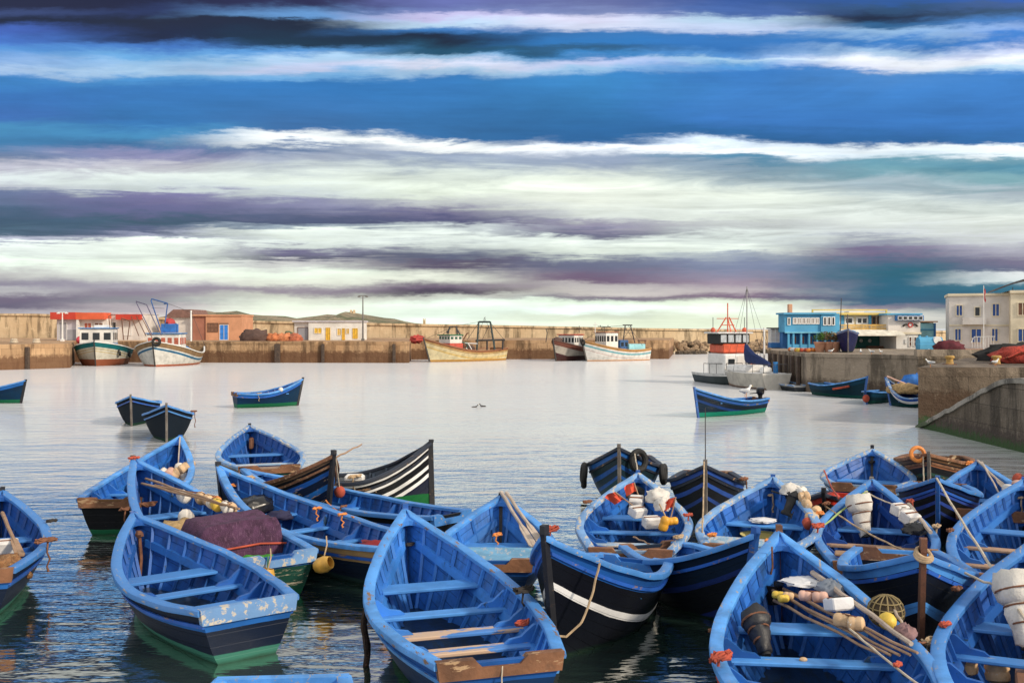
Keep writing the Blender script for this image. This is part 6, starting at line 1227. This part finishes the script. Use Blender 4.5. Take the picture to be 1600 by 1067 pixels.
# potted bush
def pot(px,lab,Y=72.5):
    t=thing('plant_pot',lab,'pot',((px-800)/F*Y,Y,QZ-.02),group='clay pots on the mid quay'); m=MB(); m.loft([[Vector((q*math.cos(k*.5236),q*math.sin(k*.5236),z)) for k in range(12)] for q,z in((.28,0),(.40,.62),(.44,.62),(.44,.72),(.36,.72),(.33,.6))]); m.build('pot_body',paint('terracotta',(.50,.25,.15),.85,.2),t); MB().tube([(0,0,.55),(0,0,.6)],.35,12).build('soil',DECK,t)
for px,lab in((1281,'clay pot at the left under the bush'),(1295,'clay pot in the middle under the bush'),(1304,'clay pot at the right under the bush')): pot(px,lab)
t=thing('potted_bush','round brown and green bush in front of the cafe','bush',((1292-800)/F*73,73,QZ+.5)); m=MB(); lf=[MB(),MB()]
for k in range(900):
    a,b_,q=rnd.uniform(0,6.283),rnd.uniform(-.3,1),rnd.random()**.4; u=math.sqrt(max(0,1-b_*b_)); p=Vector((1.0*q*u*math.cos(a),.6*q*u*math.sin(a),.42+.52*q*b_)); s_=.075; d1=Vector((rnd.uniform(-1,1),rnd.uniform(-1,1),rnd.uniform(-.4,1))).normalized()*s_; d2=Vector((rnd.uniform(-1,1),rnd.uniform(-1,1),rnd.uniform(-1,1))).normalized()*s_*.5
    lf[0 if p.x>-.25 and rnd.random()<.8 else 1].add([p-d1,p+d2,p+d1,p-d2],[(0,1,2,3)])
lf[0].build('dry_foliage',paint('leaf_brown',(.20,.12,.06),.8,.4),t,smooth=False); lf[1].build('green_foliage',paint('leaf_green',(.06,.14,.02),.8,.4),t,smooth=False); m=MB(); [m.tube([(0,0,-.2),(x*.5,0,.2),(x,.1,.6)],[.05,.035,.015],6) for x in(-.5,0,.45)]; m.build('stem',PIL,t)
# boat hauled out on the quay
hb_=boat('haul','small navy boat with a mast, hauled out on the mid quay',Vector(((1323-800)/F*70.5,70.2,1.55)),Vector(((1325-800)/F*74,74.2,1.3)),1.5,1.25,hullmat('hull_hauled',[(0,lin((120,130,170))),(.12,lin((26,32,80)))],lin((30,40,70)),zb=.0,thr=.75),3,2,((.4,0),),post=3,post_h=.06,group=None,simple=True); hb_.root.location.z+=QZ+.05-.0
m=MB(); m.tube([(0,0,.2),(0,0,2.6)],[.06,.04],7); m.build('mast',paint('mast_dark',(.10,.09,.09),.6),hb_.root)
o=oar('thin dark mast standing on the mid quay beside the hauled-out boat',Vector(((1312-800)/F*73,73,QZ)),Vector(((1314.5-800)/F*73,73,H+(512-466)*73/F)),.04,STEEL,False,'tall_mast',cat='mast')
# row of small floats along the quay edge
cs=[CR_,CW_,CO_,CP_,CY_]
for k in range(18):
    px=1209+k*3.9; Yq=73.5-.05*k+rnd.uniform(-1,1.5); x=max((px-800)/F*Yq,20.3); m=MB(); m.ball((0,0,0),(.17,.17,.15),10,6,lump=.12); o=m.build('quay_float',cs[(k*2+k//3)%5],loc=(x,Yq,QZ+.12)); tag(o,('red','white','orange','pink','yellow')[(k*2+k//3)%5]+' float in the long row lying on the mid quay corner','float','floats lying in a row on the mid quay')
t=thing('lattice_kiosk','white lattice kiosk with blue base left of the blue house','kiosk',((1215-800)/F*86,86,QZ)); m=MB()
for x in(-.55,-.18,.18,.55): m.box((x,0,.95),(.05,.05,1.3))
for z in(.5,.85,1.2,1.6): m.box((0,-.03,z),(1.2,.03,.05))
m.build('lattice',WHT,t,smooth=False); MB().rbox((0,.5,.95),(1.15,.8,1.25),.03).build('panel',cream('pale'),t,smooth=False); MB().rbox((0,.3,.22),(1.25,1.1,.44),.03).build('base',cream('deep_blue'),t,smooth=False); m=MB(); m.rbox((0,.4,1.66),(1.4,1.2,.1),.02); m.build('roof',PIL,t,smooth=False)
heap('maroon_net','dark red net heap at the foot of the cream house','net heap',((1483-800)/F*76,76,QZ+.15),(1.1,.7,.6),paint('maroon',(.10,.015,.025),.9,.3),.3,3)
